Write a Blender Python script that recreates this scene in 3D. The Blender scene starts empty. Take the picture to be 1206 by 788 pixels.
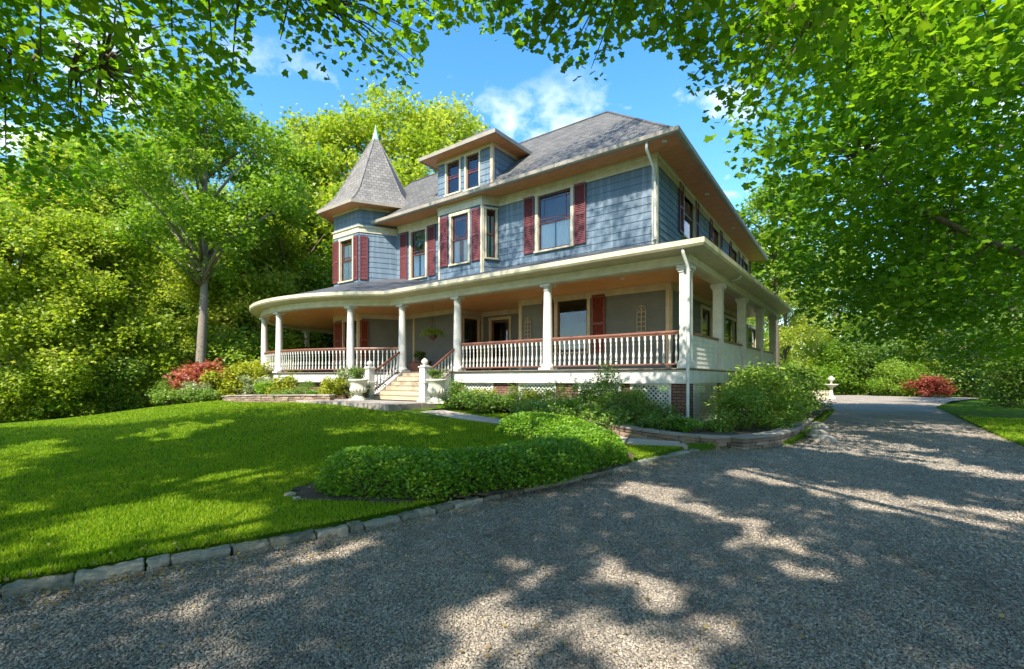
import bpy, math, random
import numpy as np
from mathutils import Vector
R = math.radians
random.seed(7)
rng = np.random.default_rng(11)
C = bpy.context.scene.collection
scene = bpy.context.scene

# ------------------------------------------------------------------ camera, light, exposure
F, CX, HY, EYE = 574.0, 603.0, 447.0, 1.4
cam = bpy.data.objects.new('camera', bpy.data.cameras.new('camera'))
C.objects.link(cam); scene.camera = cam
cam.data.sensor_width = 36; cam.data.lens = 36*F/1206
cam.data.shift_y = (HY-394)/1206
cam.data.clip_end = 2000; cam.data.clip_start = .05
cam.location = (0, 0, EYE); cam.rotation_euler = (R(90), 0, 0)

SUN_EL = R(47); SX, SY = -.47, -.883
w = bpy.data.worlds.new('World'); scene.world = w; w.use_nodes = True
sun = bpy.data.lights.new('sun', 'SUN'); so = bpy.data.objects.new('sun', sun); C.objects.link(so)
sun.energy = 4.1; sun.angle = R(.55); sun.color = (1, .93, .82)
sdir = Vector((SX*math.cos(SUN_EL), SY*math.cos(SUN_EL), math.sin(SUN_EL)))
so.rotation_euler = sdir.to_track_quat('Z', 'Y').to_euler(); so.location = (-20, -30, 40)
vs = scene.view_settings
vs.view_transform = 'Standard'; vs.look = 'None'; vs.gamma = 1; vs.use_curve_mapping = False
vs.exposure = 1.45

def world_nodes():
    nt = w.node_tree; N = nt.nodes; L = nt.links; N.clear()
    out = N.new('ShaderNodeOutputWorld'); bg = N.new('ShaderNodeBackground')
    sky = N.new('ShaderNodeTexSky'); sky.sky_type = 'NISHITA'; sky.sun_disc = False
    sky.sun_elevation = SUN_EL; sky.sun_rotation = math.atan2(SX, SY)
    sky.air_density = 1.2; sky.dust_density = .4; sky.ozone_density = 3
    hs = N.new('ShaderNodeHueSaturation'); hs.inputs['Saturation'].default_value = 1.3; hs.inputs['Value'].default_value = .93
    L.new(sky.outputs[0], hs.inputs['Color'])
    tc = N.new('ShaderNodeTexCoord'); sep = N.new('ShaderNodeSeparateXYZ'); L.new(tc.outputs['Generated'], sep.inputs[0])
    # flatten the direction onto a cloud deck
    mx = N.new('ShaderNodeMath'); mx.operation = 'MAXIMUM'; mx.inputs[1].default_value = .0; L.new(sep.outputs[2], mx.inputs[0])
    ad = N.new('ShaderNodeMath'); ad.inputs[1].default_value = .35; L.new(mx.outputs[0], ad.inputs[0])
    cb = N.new('ShaderNodeCombineXYZ')
    for i in range(2):
        dv = N.new('ShaderNodeMath'); dv.operation = 'DIVIDE'; L.new(sep.outputs[i], dv.inputs[0]); L.new(ad.outputs[0], dv.inputs[1]); L.new(dv.outputs[0], cb.inputs[i])
    n1 = N.new('ShaderNodeTexNoise'); n1.inputs['Scale'].default_value = 4.2; n1.inputs['Detail'].default_value = 9; n1.inputs['Roughness'].default_value = .56
    mp = N.new('ShaderNodeMapping'); mp.inputs['Location'].default_value = (3.3, 1.9, 0); L.new(cb.outputs[0], mp.inputs[0]); L.new(mp.outputs[0], n1.inputs['Vector'])
    cr = N.new('ShaderNodeValToRGB'); cr.color_ramp.elements[0].position = .535; cr.color_ramp.elements[1].position = .64
    L.new(n1.outputs[0], cr.inputs[0])
    # thin them out towards the zenith
    mr = N.new('ShaderNodeMapRange'); mr.inputs[1].default_value = .56; mr.inputs[2].default_value = .42; L.new(sep.outputs[2], mr.inputs[0])
    mu = N.new('ShaderNodeMath'); mu.operation = 'MULTIPLY'; L.new(cr.outputs[0], mu.inputs[0]); L.new(mr.outputs[0], mu.inputs[1])
    mix = N.new('ShaderNodeMix'); mix.data_type = 'RGBA'
    L.new(mu.outputs[0], mix.inputs[0]); L.new(hs.outputs[0], mix.inputs[6]); mix.inputs[7].default_value = (4.2, 4.45, 5.0, 1)
    L.new(mix.outputs[2], bg.inputs[0]); bg.inputs[1].default_value = .15
    L.new(bg.outputs[0], out.inputs[0])
world_nodes()

# ------------------------------------------------------------------ frames and projections
P0 = np.array([4.286, 12.0]); LX = np.array([.799, -.601]); LY = np.array([.601, .799])   # house frame
HANG = math.atan2(-.601, .799)
def H2W(x, y): return P0 + x*LX + y*LY
def W2H(X, Y):
    X = np.asarray(X, float)-P0[0]; Y = np.asarray(Y, float)-P0[1]
    return X*LX[0]+Y*LX[1], X*LY[0]+Y*LY[1]
def pos_on(a, b, px):
    """distance along the wall a->b (house frame) seen at photo column px"""
    A = H2W(*a); B = H2W(*b); k = (px-CX)/F; D = B-A
    t = (k*A[1]-A[0])/(D[0]-k*D[1])
    return t*np.hypot(*D), (A+t*D)[1]
def z_at(Y, py): return EYE+(HY-py)*Y/F
def project(P):
    P = np.asarray(P); Y = np.maximum(P[:, 1], .05)
    return CX+F*P[:, 0]/Y, HY-F*(P[:, 2]-EYE)/Y

# ------------------------------------------------------------------ materials
def mat(name):
    m = bpy.data.materials.new(name); m.use_nodes = True
    nt = m.node_tree; return m, nt.nodes, nt.links, nt.nodes['Principled BSDF']
def nnew(N, t, **k):
    n = N.new(t)
    for a, v in k.items():
        if a in n.inputs: n.inputs[a].default_value = v
        else: setattr(n, a, v)
    return n
def ramp(N, L, src, stops):
    cr = N.new('ShaderNodeValToRGB'); e = cr.color_ramp.elements
    while len(e) < len(stops): e.new(.5)
    for i, (p, c) in enumerate(stops):
        e[i].position = p; e[i].color = (c[0], c[1], c[2], 1)
    L.new(src, cr.inputs[0]); return cr.outputs[0]
def bump(N, L, b, src, strength, dist=.02, prev=None):
    bp = N.new('ShaderNodeBump'); bp.inputs['Strength'].default_value = strength; bp.inputs['Distance'].default_value = dist
    L.new(src, bp.inputs['Height'])
    if prev: L.new(prev, bp.inputs['Normal'])
    L.new(bp.outputs[0], b.inputs['Normal']); return bp.outputs[0]
def mixc(N, L, a, b_, fac, mode='MIX'):
    m = N.new('ShaderNodeMix'); m.data_type = 'RGBA'; m.blend_type = mode
    for s, i in ((fac, 0), (a, 6), (b_, 7)):
        if isinstance(s, (int, float)): m.inputs[i].default_value = s
        elif isinstance(s, tuple): m.inputs[i].default_value = (*s, 1)
        else: L.new(s, m.inputs[i])
    return m.outputs[2]

def paint(name, col, rough=.5, var=.25, scale=3, dirt=(.3, .27, .2), dirt_amt=.25):
    m, N, L, b = mat(name)
    tc = N.new('ShaderNodeTexCoord')
    n = nnew(N, 'ShaderNodeTexNoise', Scale=scale, Detail=8, Roughness=.65); L.new(tc.outputs['Object'], n.inputs['Vector'])
    c = ramp(N, L, n.outputs[0], [(.3, tuple(v*(1-var) for v in col)), (.7, tuple(min(v*(1+var*.4), 1) for v in col))])
    n2 = nnew(N, 'ShaderNodeTexNoise', Scale=scale*3.7, Detail=6, Roughness=.7); L.new(tc.outputs['Object'], n2.inputs['Vector'])
    f = ramp(N, L, n2.outputs[0], [(.55, (0, 0, 0)), (.75, (dirt_amt,)*3)])
    L.new(mixc(N, L, c, dirt, f), b.inputs['Base Color'])
    b.inputs['Roughness'].default_value = rough
    n3 = nnew(N, 'ShaderNodeTexNoise', Scale=60, Detail=3); L.new(tc.outputs['Object'], n3.inputs['Vector'])
    bump(N, L, b, n3.outputs[0], .25, .004)
    return m

def shingle(name, c1, c2, width, height, mortar, rough=.85, bumpd=.01, mossy=None, streak=0.):
    m, N, L, b = mat(name)
    uv = N.new('ShaderNodeUVMap')
    br = nnew(N, 'ShaderNodeTexBrick', Scale=1.0); br.offset = .5; br.offset_frequency = 2; br.squash = 1
    br.inputs['Brick Width'].default_value = width; br.inputs['Row Height'].default_value = height
    br.inputs['Mortar Size'].default_value = mortar; br.inputs['Mortar Smooth'].default_value = .3; br.inputs['Bias'].default_value = 0
    br.inputs['Color1'].default_value = (*c1, 1); br.inputs['Color2'].default_value = (*c2, 1)
    br.inputs['Mortar'].default_value = (c1[0]*.35, c1[1]*.35, c1[2]*.35, 1)
    L.new(uv.outputs[0], br.inputs['Vector'])
    tc = N.new('ShaderNodeTexCoord')
    n = nnew(N, 'ShaderNodeTexNoise', Scale=1.3, Detail=8, Roughness=.7); L.new(tc.outputs['Object'], n.inputs['Vector'])
    f = ramp(N, L, n.outputs[0], [(.3, (.8, .8, .8)), (.7, (1.12, 1.11, 1.09))])
    col = mixc(N, L, br.outputs[0], f, 1.0, 'MULTIPLY')
    if streak:
        mp = N.new('ShaderNodeMapping'); mp.inputs['Scale'].default_value = (7, 7, .35); L.new(tc.outputs['Object'], mp.inputs[0])
        ns = nnew(N, 'ShaderNodeTexNoise', Scale=1.0, Detail=6, Roughness=.6); L.new(mp.outputs[0], ns.inputs['Vector'])
        fs = ramp(N, L, ns.outputs[0], [(.5, (0, 0, 0)), (.8, (streak,)*3)])
        col = mixc(N, L, col, (.45, .5, .55), fs)
    L.new(col, b.inputs['Base Color'])
    b.inputs['Roughness'].default_value = rough
    n3 = nnew(N, 'ShaderNodeTexNoise', Scale=45, Detail=4); L.new(tc.outputs['Object'], n3.inputs['Vector'])
    p = bump(N, L, b, n3.outputs[0], .35, .006)
    inv = N.new('ShaderNodeMath'); inv.operation = 'SUBTRACT'; inv.inputs[0].default_value = 1; L.new(br.outputs[1], inv.inputs[1])
    bump(N, L, b, inv.outputs[0], .8, bumpd, p)
    return m

def wood(name, c1, c2, plank=.09, rough=.35, swap=False):
    m, N, L, b = mat(name)
    uv = N.new('ShaderNodeUVMap')
    br = nnew(N, 'ShaderNodeTexBrick', Scale=1.0)
    br.inputs['Brick Width'].default_value = 2.6; br.inputs['Row Height'].default_value = plank
    br.inputs['Mortar Size'].default_value = .004; br.inputs['Mortar Smooth'].default_value = .2
    br.inputs['Color1'].default_value = (*c1, 1); br.inputs['Color2'].default_value = (*c2, 1); br.inputs['Mortar'].default_value = (c1[0]*.3, c1[1]*.3, c1[2]*.3, 1)
    mp = N.new('ShaderNodeMapping')
    if swap: mp.inputs['Rotation'].default_value = (0, 0, R(90))
    L.new(uv.outputs[0], mp.inputs[0]); L.new(mp.outputs[0], br.inputs['Vector'])
    mp2 = N.new('ShaderNodeMapping'); mp2.inputs['Scale'].default_value = (1.2, 22, 1); L.new(mp.outputs[0], mp2.inputs[0])
    n = nnew(N, 'ShaderNodeTexNoise', Scale=2, Detail=6); L.new(mp2.outputs[0], n.inputs['Vector'])
    f = ramp(N, L, n.outputs[0], [(.3, (.65,)*3), (.7, (1.15,)*3)])
    L.new(mixc(N, L, br.outputs[0], f, 1.0, 'MULTIPLY'), b.inputs['Base Color'])
    b.inputs['Roughness'].default_value = rough
    inv = N.new('ShaderNodeMath'); inv.operation = 'SUBTRACT'; inv.inputs[0].default_value = 1; L.new(br.outputs[1], inv.inputs[1])
    bump(N, L, b, inv.outputs[0], .6, .004)
    return m

def stone(name, stops, scale=6, rough=.9, bs=.7):
    m, N, L, b = mat(name)
    tc = N.new('ShaderNodeTexCoord')
    n = nnew(N, 'ShaderNodeTexNoise', Scale=scale, Detail=9, Roughness=.7); L.new(tc.outputs['Object'], n.inputs['Vector'])
    v = nnew(N, 'ShaderNodeNewGeometry')
    mx = N.new('ShaderNodeMath'); mx.operation = 'MULTIPLY_ADD'; mx.inputs[1].default_value = .45; 
    sb = N.new('ShaderNodeMath'); sb.operation = 'MULTIPLY_ADD'; sb.inputs[1].default_value = .75; sb.inputs[2].default_value = -.1
    L.new(n.outputs[0], sb.inputs[0]); L.new(v.outputs['Random Per Island'], mx.inputs[0]); L.new(sb.outputs[0], mx.inputs[2])
    L.new(ramp(N, L, mx.outputs[0], stops), b.inputs['Base Color'])
    b.inputs['Roughness'].default_value = rough
    n2 = nnew(N, 'ShaderNodeTexNoise', Scale=scale*5, Detail=6, Roughness=.7); L.new(tc.outputs['Object'], n2.inputs['Vector'])
    bump(N, L, b, n2.outputs[0], bs, .02)
    return m

def leafmat(name, stops, trans=.42, rough=.45, spec=.35, patch=.35):
    m, N, L, b = mat(name)
    g = N.new('ShaderNodeNewGeometry'); tc = N.new('ShaderNodeTexCoord')
    n = nnew(N, 'ShaderNodeTexNoise', Scale=.55, Detail=4, Roughness=.6); L.new(g.outputs['Position'], n.inputs['Vector'])
    oi = N.new('ShaderNodeObjectInfo')
    m1 = N.new('ShaderNodeMath'); m1.operation = 'MULTIPLY_ADD'; m1.inputs[1].default_value = .5; L.new(g.outputs['Random Per Island'], m1.inputs[0])
    m2 = N.new('ShaderNodeMath'); m2.operation = 'MULTIPLY_ADD'; m2.inputs[1].default_value = patch*2; m2.inputs[2].default_value = -.5*patch; L.new(n.outputs[0], m2.inputs[0]); L.new(m2.outputs[0], m1.inputs[2])
    m3 = N.new('ShaderNodeMath'); m3.operation = 'MULTIPLY_ADD'; m3.inputs[1].default_value = .22; L.new(oi.outputs['Random'], m3.inputs[0]); L.new(m1.outputs[0], m3.inputs[2])
    col = ramp(N, L, m3.outputs[0], stops)
    L.new(col, b.inputs['Base Color']); b.inputs['Roughness'].default_value = rough
    b.inputs['Specular IOR Level'].default_value = spec
    tr = N.new('ShaderNodeBsdfTranslucent')
    tcx = mixc(N, L, col, (1.55, 1.5, .7), 1.0, 'MULTIPLY'); L.new(tcx, tr.inputs[0])
    ms = N.new('ShaderNodeMixShader'); ms.inputs[0].default_value = trans
    L.new(b.outputs[0], ms.inputs[1]); L.new(tr.outputs[0], ms.inputs[2])
    L.new(ms.outputs[0], N['Material Output'].inputs[0])
    return m

def glassmat():
    m, N, L, b = mat('window glass')
    gl = N.new('ShaderNodeBsdfGlossy'); gl.inputs['Roughness'].default_value = .015; gl.inputs[0].default_value = (.9, .95, 1, 1)
    tr = N.new('ShaderNodeBsdfTransparent'); tr.inputs[0].default_value = (.93, .95, .95, 1)
    fr = N.new('ShaderNodeFresnel'); fr.inputs[0].default_value = 1.5
    tc = N.new('ShaderNodeTexCoord'); n = nnew(N, 'ShaderNodeTexNoise', Scale=1.6, Detail=1); L.new(tc.outputs['Object'], n.inputs['Vector'])
    bp = N.new('ShaderNodeBump'); bp.inputs['Strength'].default_value = .05; bp.inputs['Distance'].default_value = .03; L.new(n.outputs[0], bp.inputs['Height']); L.new(bp.outputs[0], gl.inputs['Normal'])
    ms = N.new('ShaderNodeMixShader'); ma = N.new('ShaderNodeMath'); ma.operation = 'MULTIPLY_ADD'; ma.inputs[1].default_value = 1.0; ma.inputs[2].default_value = .03
    L.new(fr.outputs[0], ma.inputs[0]); L.new(ma.outputs[0], ms.inputs[0]); L.new(tr.outputs[0], ms.inputs[1]); L.new(gl.outputs[0], ms.inputs[2])
    L.new(ms.outputs[0], N['Material Output'].inputs[0]); return m

M = {}
M['siding'] = shingle('blue grey shingle siding', (.10, .15, .20), (.115, .168, .22), 1.7, 10, .0015, rough=.65, bumpd=.002, streak=.4)
M['lower'] = shingle('grey shingle siding', (.15, .155, .145), (.165, .17, .16), 1.7, 10, .0015, rough=.7, bumpd=.002)  # same paint as the upper siding, greyed to carry the warm porch bounce
M['roof'] = shingle('weathered slate roofing', (.08, .077, .071), (.13, .123, .112), .30, .16, .009, bumpd=.02)
M['porchroof'] = shingle('dark porch shingles', (.055, .06, .07), (.10, .105, .115), .30, .14, .009, bumpd=.02)
M['cone'] = shingle('pale turret shingles', (.14, .13, .118), (.21, .193, .172), .22, .17, .009, bumpd=.02)
M['cream'] = paint('cream trim paint', (.56, .50, .35), .45)
M['white'] = paint('white column paint', (.60, .585, .54), .45)
M['tan'] = paint('tan casing paint', (.56, .43, .28), .5)
M['red'] = paint('barn red shutter paint', (.14, .032, .034), .5, dirt=(.25, .12, .11))
M['sash'] = paint('brown sash paint', (.10, .022, .018), .4)
M['rail'] = paint('reddish brown handrail', (.17, .065, .038), .4)
M['ceil'] = wood('varnished beadboard', (.80, .36, .10), (.86, .42, .14), .10, .3)
M['soffit'] = wood('brown soffit boards', (.70, .29, .12), (.76, .34, .15), .12, .4)
M['floorw'] = wood('grey porch boards', (.20, .16, .13), (.25, .2, .16), .1, .5)
M['step'] = wood('worn step boards', (.27, .215, .15), (.33, .26, .18), .28, .6)
M['brick'] = shingle('red brick', (.15, .07, .045), (.22, .12, .085), .21, .075, .012, bumpd=.012)
M['fascia'] = paint('weathered grey tan fascia', (.36, .31, .25), .6)
M['copper'] = paint('verdigris copper', (.33, .55, .46), .6)
M['glass'] = glassmat()
M['curtain'] = paint('white curtain cloth', (.85, .86, .87), .9, var=.05, dirt_amt=0)
M['room'] = paint('dim room wall', (.055, .045, .035), .9)  # unlit room depth put in as a dark colour on the window boxes
M['doorwood'] = wood('dark door wood', (.07, .022, .012), (.10, .03, .018), .5, .35)
M['darkred'] = paint('dark red panel', (.19, .03, .016), .5)
M['spout'] = paint('pale downspout metal', (.55, .57, .53), .35)
M['wallstone'] = stone('stacked fieldstone', [(.1, (.09, .065, .045)), (.45, (.20, .14, .095)), (.8, (.33, .24, .17))], 5)
M['cap'] = stone('bluestone cap', [(.1, (.15, .13, .11)), (.5, (.26, .22, .18)), (.9, (.38, .33, .28))], 3, bs=.6)
M['flag'] = stone('flagstone', [(.1, (.26, .22, .18)), (.5, (.42, .34, .27)), (.9, (.56, .46, .37))], 3, bs=.4)
M['kerb'] = stone('granite kerb', [(.1, (.07, .075, .045)), (.45, (.20, .19, .145)), (.9, (.38, .355, .28))], 14)
M['urn'] = stone('weathered cast stone', [(.1, (.30, .31, .24)), (.5, (.48, .47, .38)), (.9, (.62, .60, .50))], 7, bs=.4)
M['rock'] = stone('garden rock', [(.1, (.10, .09, .07)), (.5, (.24, .20, .16)), (.9, (.40, .35, .28))], 4)
M['bark'] = stone('bark', [(.1, (.05, .04, .03)), (.5, (.12, .09, .065)), (.9, (.22, .18, .14))], 9, bs=1)
M['palebark'] = stone('pale bark', [(.1, (.11, .09, .07)), (.5, (.21, .175, .14)), (.9, (.33, .28, .23))], 7, bs=1)
M['light'] = paint('lamp glass', (.8, .78, .7), .3)
# foliage: dark, mid, bright
M['l_near'] = leafmat('maple leaf', [(.0, (.045, .12, .005)), (.4, (.10, .235, .010)), (.75, (.19, .34, .016)), (1, (.30, .42, .03))], .58)
M['l_right'] = leafmat('broad maple leaf', [(.0, (.045, .13, .006)), (.4, (.11, .24, .012)), (.75, (.20, .34, .022)), (1, (.34, .45, .05))], .55)
M['l_wood'] = leafmat('woodland leaf', [(.0, (.13, .20, .010)), (.35, (.23, .33, .018)), (.7, (.31, .39, .05)), (1, (.48, .50, .13))], .5, patch=.6)
M['l_green'] = leafmat('green tree leaf', [(.0, (.07, .15, .008)), (.4, (.14, .26, .016)), (.75, (.20, .32, .04)), (1, (.36, .43, .09))], .5, patch=.6)
M['l_dark'] = leafmat('dark evergreen leaf', [(.0, (.010, .035, .006)), (.5, (.025, .075, .010)), (1, (.06, .15, .02))], .25)
M['l_hedge'] = leafmat('hedge leaf', [(.0, (.05, .13, .006)), (.5, (.13, .28, .014)), (1, (.32, .46, .03))], .4, spec=.5)
M['l_shrub'] = leafmat('shrub leaf', [(.0, (.045, .11, .015)), (.5, (.13, .23, .035)), (1, (.30, .40, .07))], .38, spec=.5)
M['l_rhodo'] = leafmat('glossy rhododendron leaf', [(.0, (.05, .12, .012)), (.5, (.14, .25, .03)), (1, (.32, .42, .07))], .35, spec=.6)
M['l_yellow'] = leafmat('yellow green shrub leaf', [(.0, (.12, .17, .012)), (.5, (.26, .30, .02)), (1, (.46, .46, .06))], .35)
M['l_pale'] = leafmat('variegated leaf', [(.0, (.08, .12, .04)), (.5, (.20, .25, .11)), (1, (.45, .48, .30))], .3)
M['l_red'] = leafmat('red maple leaf', [(.0, (.14, .03, .02)), (.5, (.30, .075, .05)), (1, (.46, .17, .10))], .35)
M['flower'] = leafmat('white blossom', [(.0, (.5, .45, .42)), (1, (.8, .75, .72))], .2)
M['pflower'] = leafmat('purple blossom', [(.0, (.16, .08, .14)), (1, (.40, .25, .33))], .2)

def ground_mats():
    m, N, L, b = mat('lawn soil and grass')
    g = N.new('ShaderNodeNewGeometry')
    n = nnew(N, 'ShaderNodeTexNoise', Scale=.7, Detail=6, Roughness=.6); L.new(g.outputs[0], n.inputs['Vector'])
    n2 = nnew(N, 'ShaderNodeTexNoise', Scale=60, Detail=5, Roughness=.8); L.new(g.outputs[0], n2.inputs['Vector'])
    c = ramp(N, L, n.outputs[0], [(.3, (.075, .155, .006)), (.7, (.135, .235, .012))])
    f = ramp(N, L, n2.outputs[0], [(.3, (.45,)*3), (.7, (1.25,)*3)])
    L.new(mixc(N, L, c, f, 1.0, 'MULTIPLY'), b.inputs['Base Color']); b.inputs['Roughness'].default_value = .9; b.inputs['Specular IOR Level'].default_value = .1
    bump(N, L, b, n2.outputs[0], 1, .05)
    M['lawn'] = m
    m, N, L, b = mat('blue grey gravel')
    g = N.new('ShaderNodeNewGeometry')
    vo = nnew(N, 'ShaderNodeTexVoronoi', Scale=62, Randomness=1); L.new(g.outputs[0], vo.inputs['Vector'])
    sp = N.new('ShaderNodeSeparateColor'); L.new(vo.outputs['Color'], sp.inputs[0])
    c = ramp(N, L, sp.outputs[0], [(0, (.10, .088, .076)), (.4, (.23, .20, .17)), (.8, (.40, .345, .28)), (1, (.56, .48, .38))])
    n = nnew(N, 'ShaderNodeTexNoise', Scale=1.1, Detail=7, Roughness=.7); L.new(g.outputs[0], n.inputs['Vector'])
    mp = N.new('ShaderNodeMapping'); mp.inputs['Rotation'].default_value = (0, 0, R(37)); mp.inputs['Scale'].default_value = (1.6, .3, 1); L.new(g.outputs['Position'], mp.inputs[0]); L.new(mp.outputs[0], n.inputs['Vector'])
    f = ramp(N, L, n.outputs[0], [(.3, (.6, .58, .56)), (.5, (1, 1, 1)), (.7, (1.3, 1.25, 1.15))])
    L.new(mixc(N, L, c, f, 1.0, 'MULTIPLY'), b.inputs['Base Color']); b.inputs['Roughness'].default_value = .85; b.inputs['Specular IOR Level'].default_value = .2
    bump(N, L, b, vo.outputs['Distance'], .7, .012)
    M['gravel'] = m
    m = stone('gravel chip', [(.0, (.07, .061, .052)), (.35, (.20, .172, .142)), (.7, (.38, .325, .26)), (1, (.62, .54, .43))], 4, rough=.75, bs=.2)
    M['chip'] = m
    N, L = m.node_tree.nodes, m.node_tree.links; b = N['Principled BSDF']; src = b.inputs['Base Color'].links[0].from_socket
    g = N.new('ShaderNodeNewGeometry'); mp = N.new('ShaderNodeMapping'); mp.inputs['Rotation'].default_value = (0, 0, R(37)); mp.inputs['Scale'].default_value = (1.1, .35, 1); L.new(g.outputs['Position'], mp.inputs[0])
    nn = nnew(N, 'ShaderNodeTexNoise', Scale=1.2, Detail=7, Roughness=.65); L.new(mp.outputs[0], nn.inputs['Vector'])
    L.new(mixc(N, L, src, ramp(N, L, nn.outputs[0], [(.3, (.66, .64, .62)), (.5, (1, 1, 1)), (.7, (1.25, 1.2, 1.12))]), 1.0, 'MULTIPLY'), b.inputs['Base Color'])
    m, N, L, b = mat('bark mulch')
    g = N.new('ShaderNodeNewGeometry')
    n = nnew(N, 'ShaderNodeTexNoise', Scale=28, Detail=7, Roughness=.75); L.new(g.outputs[0], n.inputs['Vector'])
    L.new(ramp(N, L, n.outputs[0], [(.3, (.030, .020, .012)), (.7, (.16, .105, .065))]), b.inputs['Base Color']); b.inputs['Roughness'].default_value = .95
    bump(N, L, b, n.outputs[0], 1, .04)
    M['mulch'] = m
    M['grass'] = leafmat('grass blade', [(.0, (.07, .16, .004)), (.5, (.15, .27, .008)), (1, (.34, .42, .03))], .5, spec=.15, patch=.5)
ground_mats()

# ------------------------------------------------------------------ mesh builder
class MB:
    def __init__(s): s.v = []; s.f = []; s.sm = []
    def face(s, pts, smooth=False):
        i = len(s.v); s.v += [tuple(map(float, p)) for p in pts]; s.f.append(tuple(range(i, i+len(pts)))); s.sm.append(smooth)
    def faces(s, vs_, fs, smooth=False):
        i = len(s.v); s.v += [tuple(map(float, p)) for p in vs_]
        for f in fs: s.f.append(tuple(k+i for k in f)); s.sm.append(smooth)
    def hexa(s, p):
        s.faces(p, [(0, 3, 2, 1), (4, 5, 6, 7), (0, 1, 5, 4), (1, 2, 6, 5), (2, 3, 7, 6), (3, 0, 4, 7)])
    def box(s, x0, x1, y0, y1, z0, z1):
        s.hexa([(x0, y0, z0), (x1, y0, z0), (x1, y1, z0), (x0, y1, z0), (x0, y0, z1), (x1, y0, z1), (x1, y1, z1), (x0, y1, z1)])
    def fbox(s, fr, t0, t1, n0, n1, z0, z1):
        """box in a wall frame: along, outward, up"""
        q = lambda t, n, z: fr.p(t, n, z)
        s.hexa([q(t0, n1, z0), q(t1, n1, z0), q(t1, n0, z0), q(t0, n0, z0), q(t0, n1, z1), q(t1, n1, z1), q(t1, n0, z1), q(t0, n0, z1)])
    def bar(s, a, b, w_, h_=None, up=(0, 0, 1)):
        a = Vector(a); b = Vector(b); d = (b-a).normalized(); u = Vector(up)
        sd = d.cross(u)
        if sd.length < 1e-4: sd = d.cross(Vector((1, 0, 0)))
        sd.normalize(); up2 = sd.cross(d); h_ = h_ or w_
        sd = sd*w_/2; up2 = up2*h_/2
        s.hexa([a-sd-up2, a+sd-up2, a+sd+up2, a-sd+up2, b-sd-up2, b+sd-up2, b+sd+up2, b-sd+up2])
    def lathe(s, prof, n=20, cx=0, cy=0, cap=True):
        vs_ = []; fs = []
        for r, z in prof:
            for k in range(n):
                a = 2*math.pi*k/n; vs_.append((cx+r*math.cos(a), cy+r*math.sin(a), z))
        for i in range(len(prof)-1):
            for k in range(n):
                a = i*n+k; b = i*n+(k+1) % n; fs.append((a, b, b+n, a+n))
        s.faces(vs_, fs, True)
        if cap:
            s.face([vs_[k] for k in range(n)][::-1]); s.face([vs_[-n+k] for k in range(n)])
    def tube(s, pts, rad, n=7):
        pts = [Vector(p) for p in pts]; vs_ = []; fs = []
        for i, p in enumerate(pts):
            d = (pts[min(i+1, len(pts)-1)]-pts[max(i-1, 0)]).normalized()
            u = d.cross(Vector((.13, .21, 1))); u.normalize(); v = d.cross(u)
            r = rad[i] if hasattr(rad, '__len__') else rad
            for k in range(n):
                a = 2*math.pi*k/n; vs_.append(p+u*r*math.cos(a)+v*r*math.sin(a))
        for i in range(len(pts)-1):
            for k in range(n):
                a = i*n+k; b = i*n+(k+1) % n; fs.append((a, b, b+n, a+n))
        fs.append(tuple(range(n))[::-1]); fs.append(tuple(range(len(vs_)-n, len(vs_))))
        s.faces(vs_, fs, True)
    def sweep(s, path, prof, closed_prof=True, caps=True):
        """profile (outward offset, z) swept along a 2D path, outward = right-hand side"""
        n = len(path); P = [np.array(p, float) for p in path]; offs = []
        for i in range(n):
            d0 = P[i]-P[i-1] if i > 0 else P[1]-P[0]; d1 = P[i+1]-P[i] if i < n-1 else P[-1]-P[-2]
            d0 = d0/np.hypot(*d0); d1 = d1/np.hypot(*d1)
            n0 = np.array([d0[1], -d0[0]]); n1 = np.array([d1[1], -d1[0]])
            m = n0+n1; m /= np.hypot(*m); m /= max(m.dot(n0), .35); offs.append(m)
        k = len(prof); vs_ = []
        for i in range(n):
            for o, z in prof: q = P[i]+offs[i]*o; vs_.append((q[0], q[1], z))
        fs = []
        kk = k if closed_prof else k-1
        for i in range(n-1):
            for j in range(kk):
                a = i*k+j; b = i*k+(j+1) % k; fs.append((a, b, b+k, a+k))
        s.faces(vs_, fs)
        if closed_prof and caps:
            s.face(vs_[:k][::-1]); s.face(vs_[-k:])
    def mesh(s, name):
        me = bpy.data.meshes.new(name); me.from_pydata(s.v, [], s.f); me.update()
        me.polygons.foreach_set('use_smooth', s.sm)
        return me
def autouv(me):
    if not me.polygons: return
    uv = me.uv_layers.new(name='UVMap'); V = me.vertices; data = [0.]*(2*len(me.loops))
    for p in me.polygons:
        n = p.normal
        if abs(n.z) > .985: u = Vector((1, 0, 0)); v = Vector((0, 1, 0))
        else:
            u = Vector((-n.y, n.x, 0)).normalized(); v = n.cross(u)
        for li in p.loop_indices:
            co = V[me.loops[li].vertex_index].co
            data[2*li] = co.dot(u); data[2*li+1] = co.dot(v)
    uv.data.foreach_set('uv', data)
def tag(o, label=None, cat=None, group=None, kind=None):
    if label: o['label'] = label
    if cat: o['category'] = cat
    if group: o['group'] = group
    if kind: o['kind'] = kind
    return o
def link(name, me, m, parent=None, loc=None, rz=0):
    if m and not me.materials: me.materials.append(m)
    o = bpy.data.objects.new(name, me); C.objects.link(o)
    if parent: o.parent = parent
    if loc is not None: o.location = loc
    o.rotation_euler.z = rz
    return o
def build(mb, name, m, parent=None, loc=None, rz=0, uv=True, bevel=0):
    me = mb.mesh(name)
    if uv: autouv(me)
    o = link(name, me, m, parent, loc, rz)
    if bevel:
        b = o.modifiers.new('b', 'BEVEL'); b.width = bevel; b.segments = 2; b.limit_method = 'ANGLE'
    return o
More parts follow.
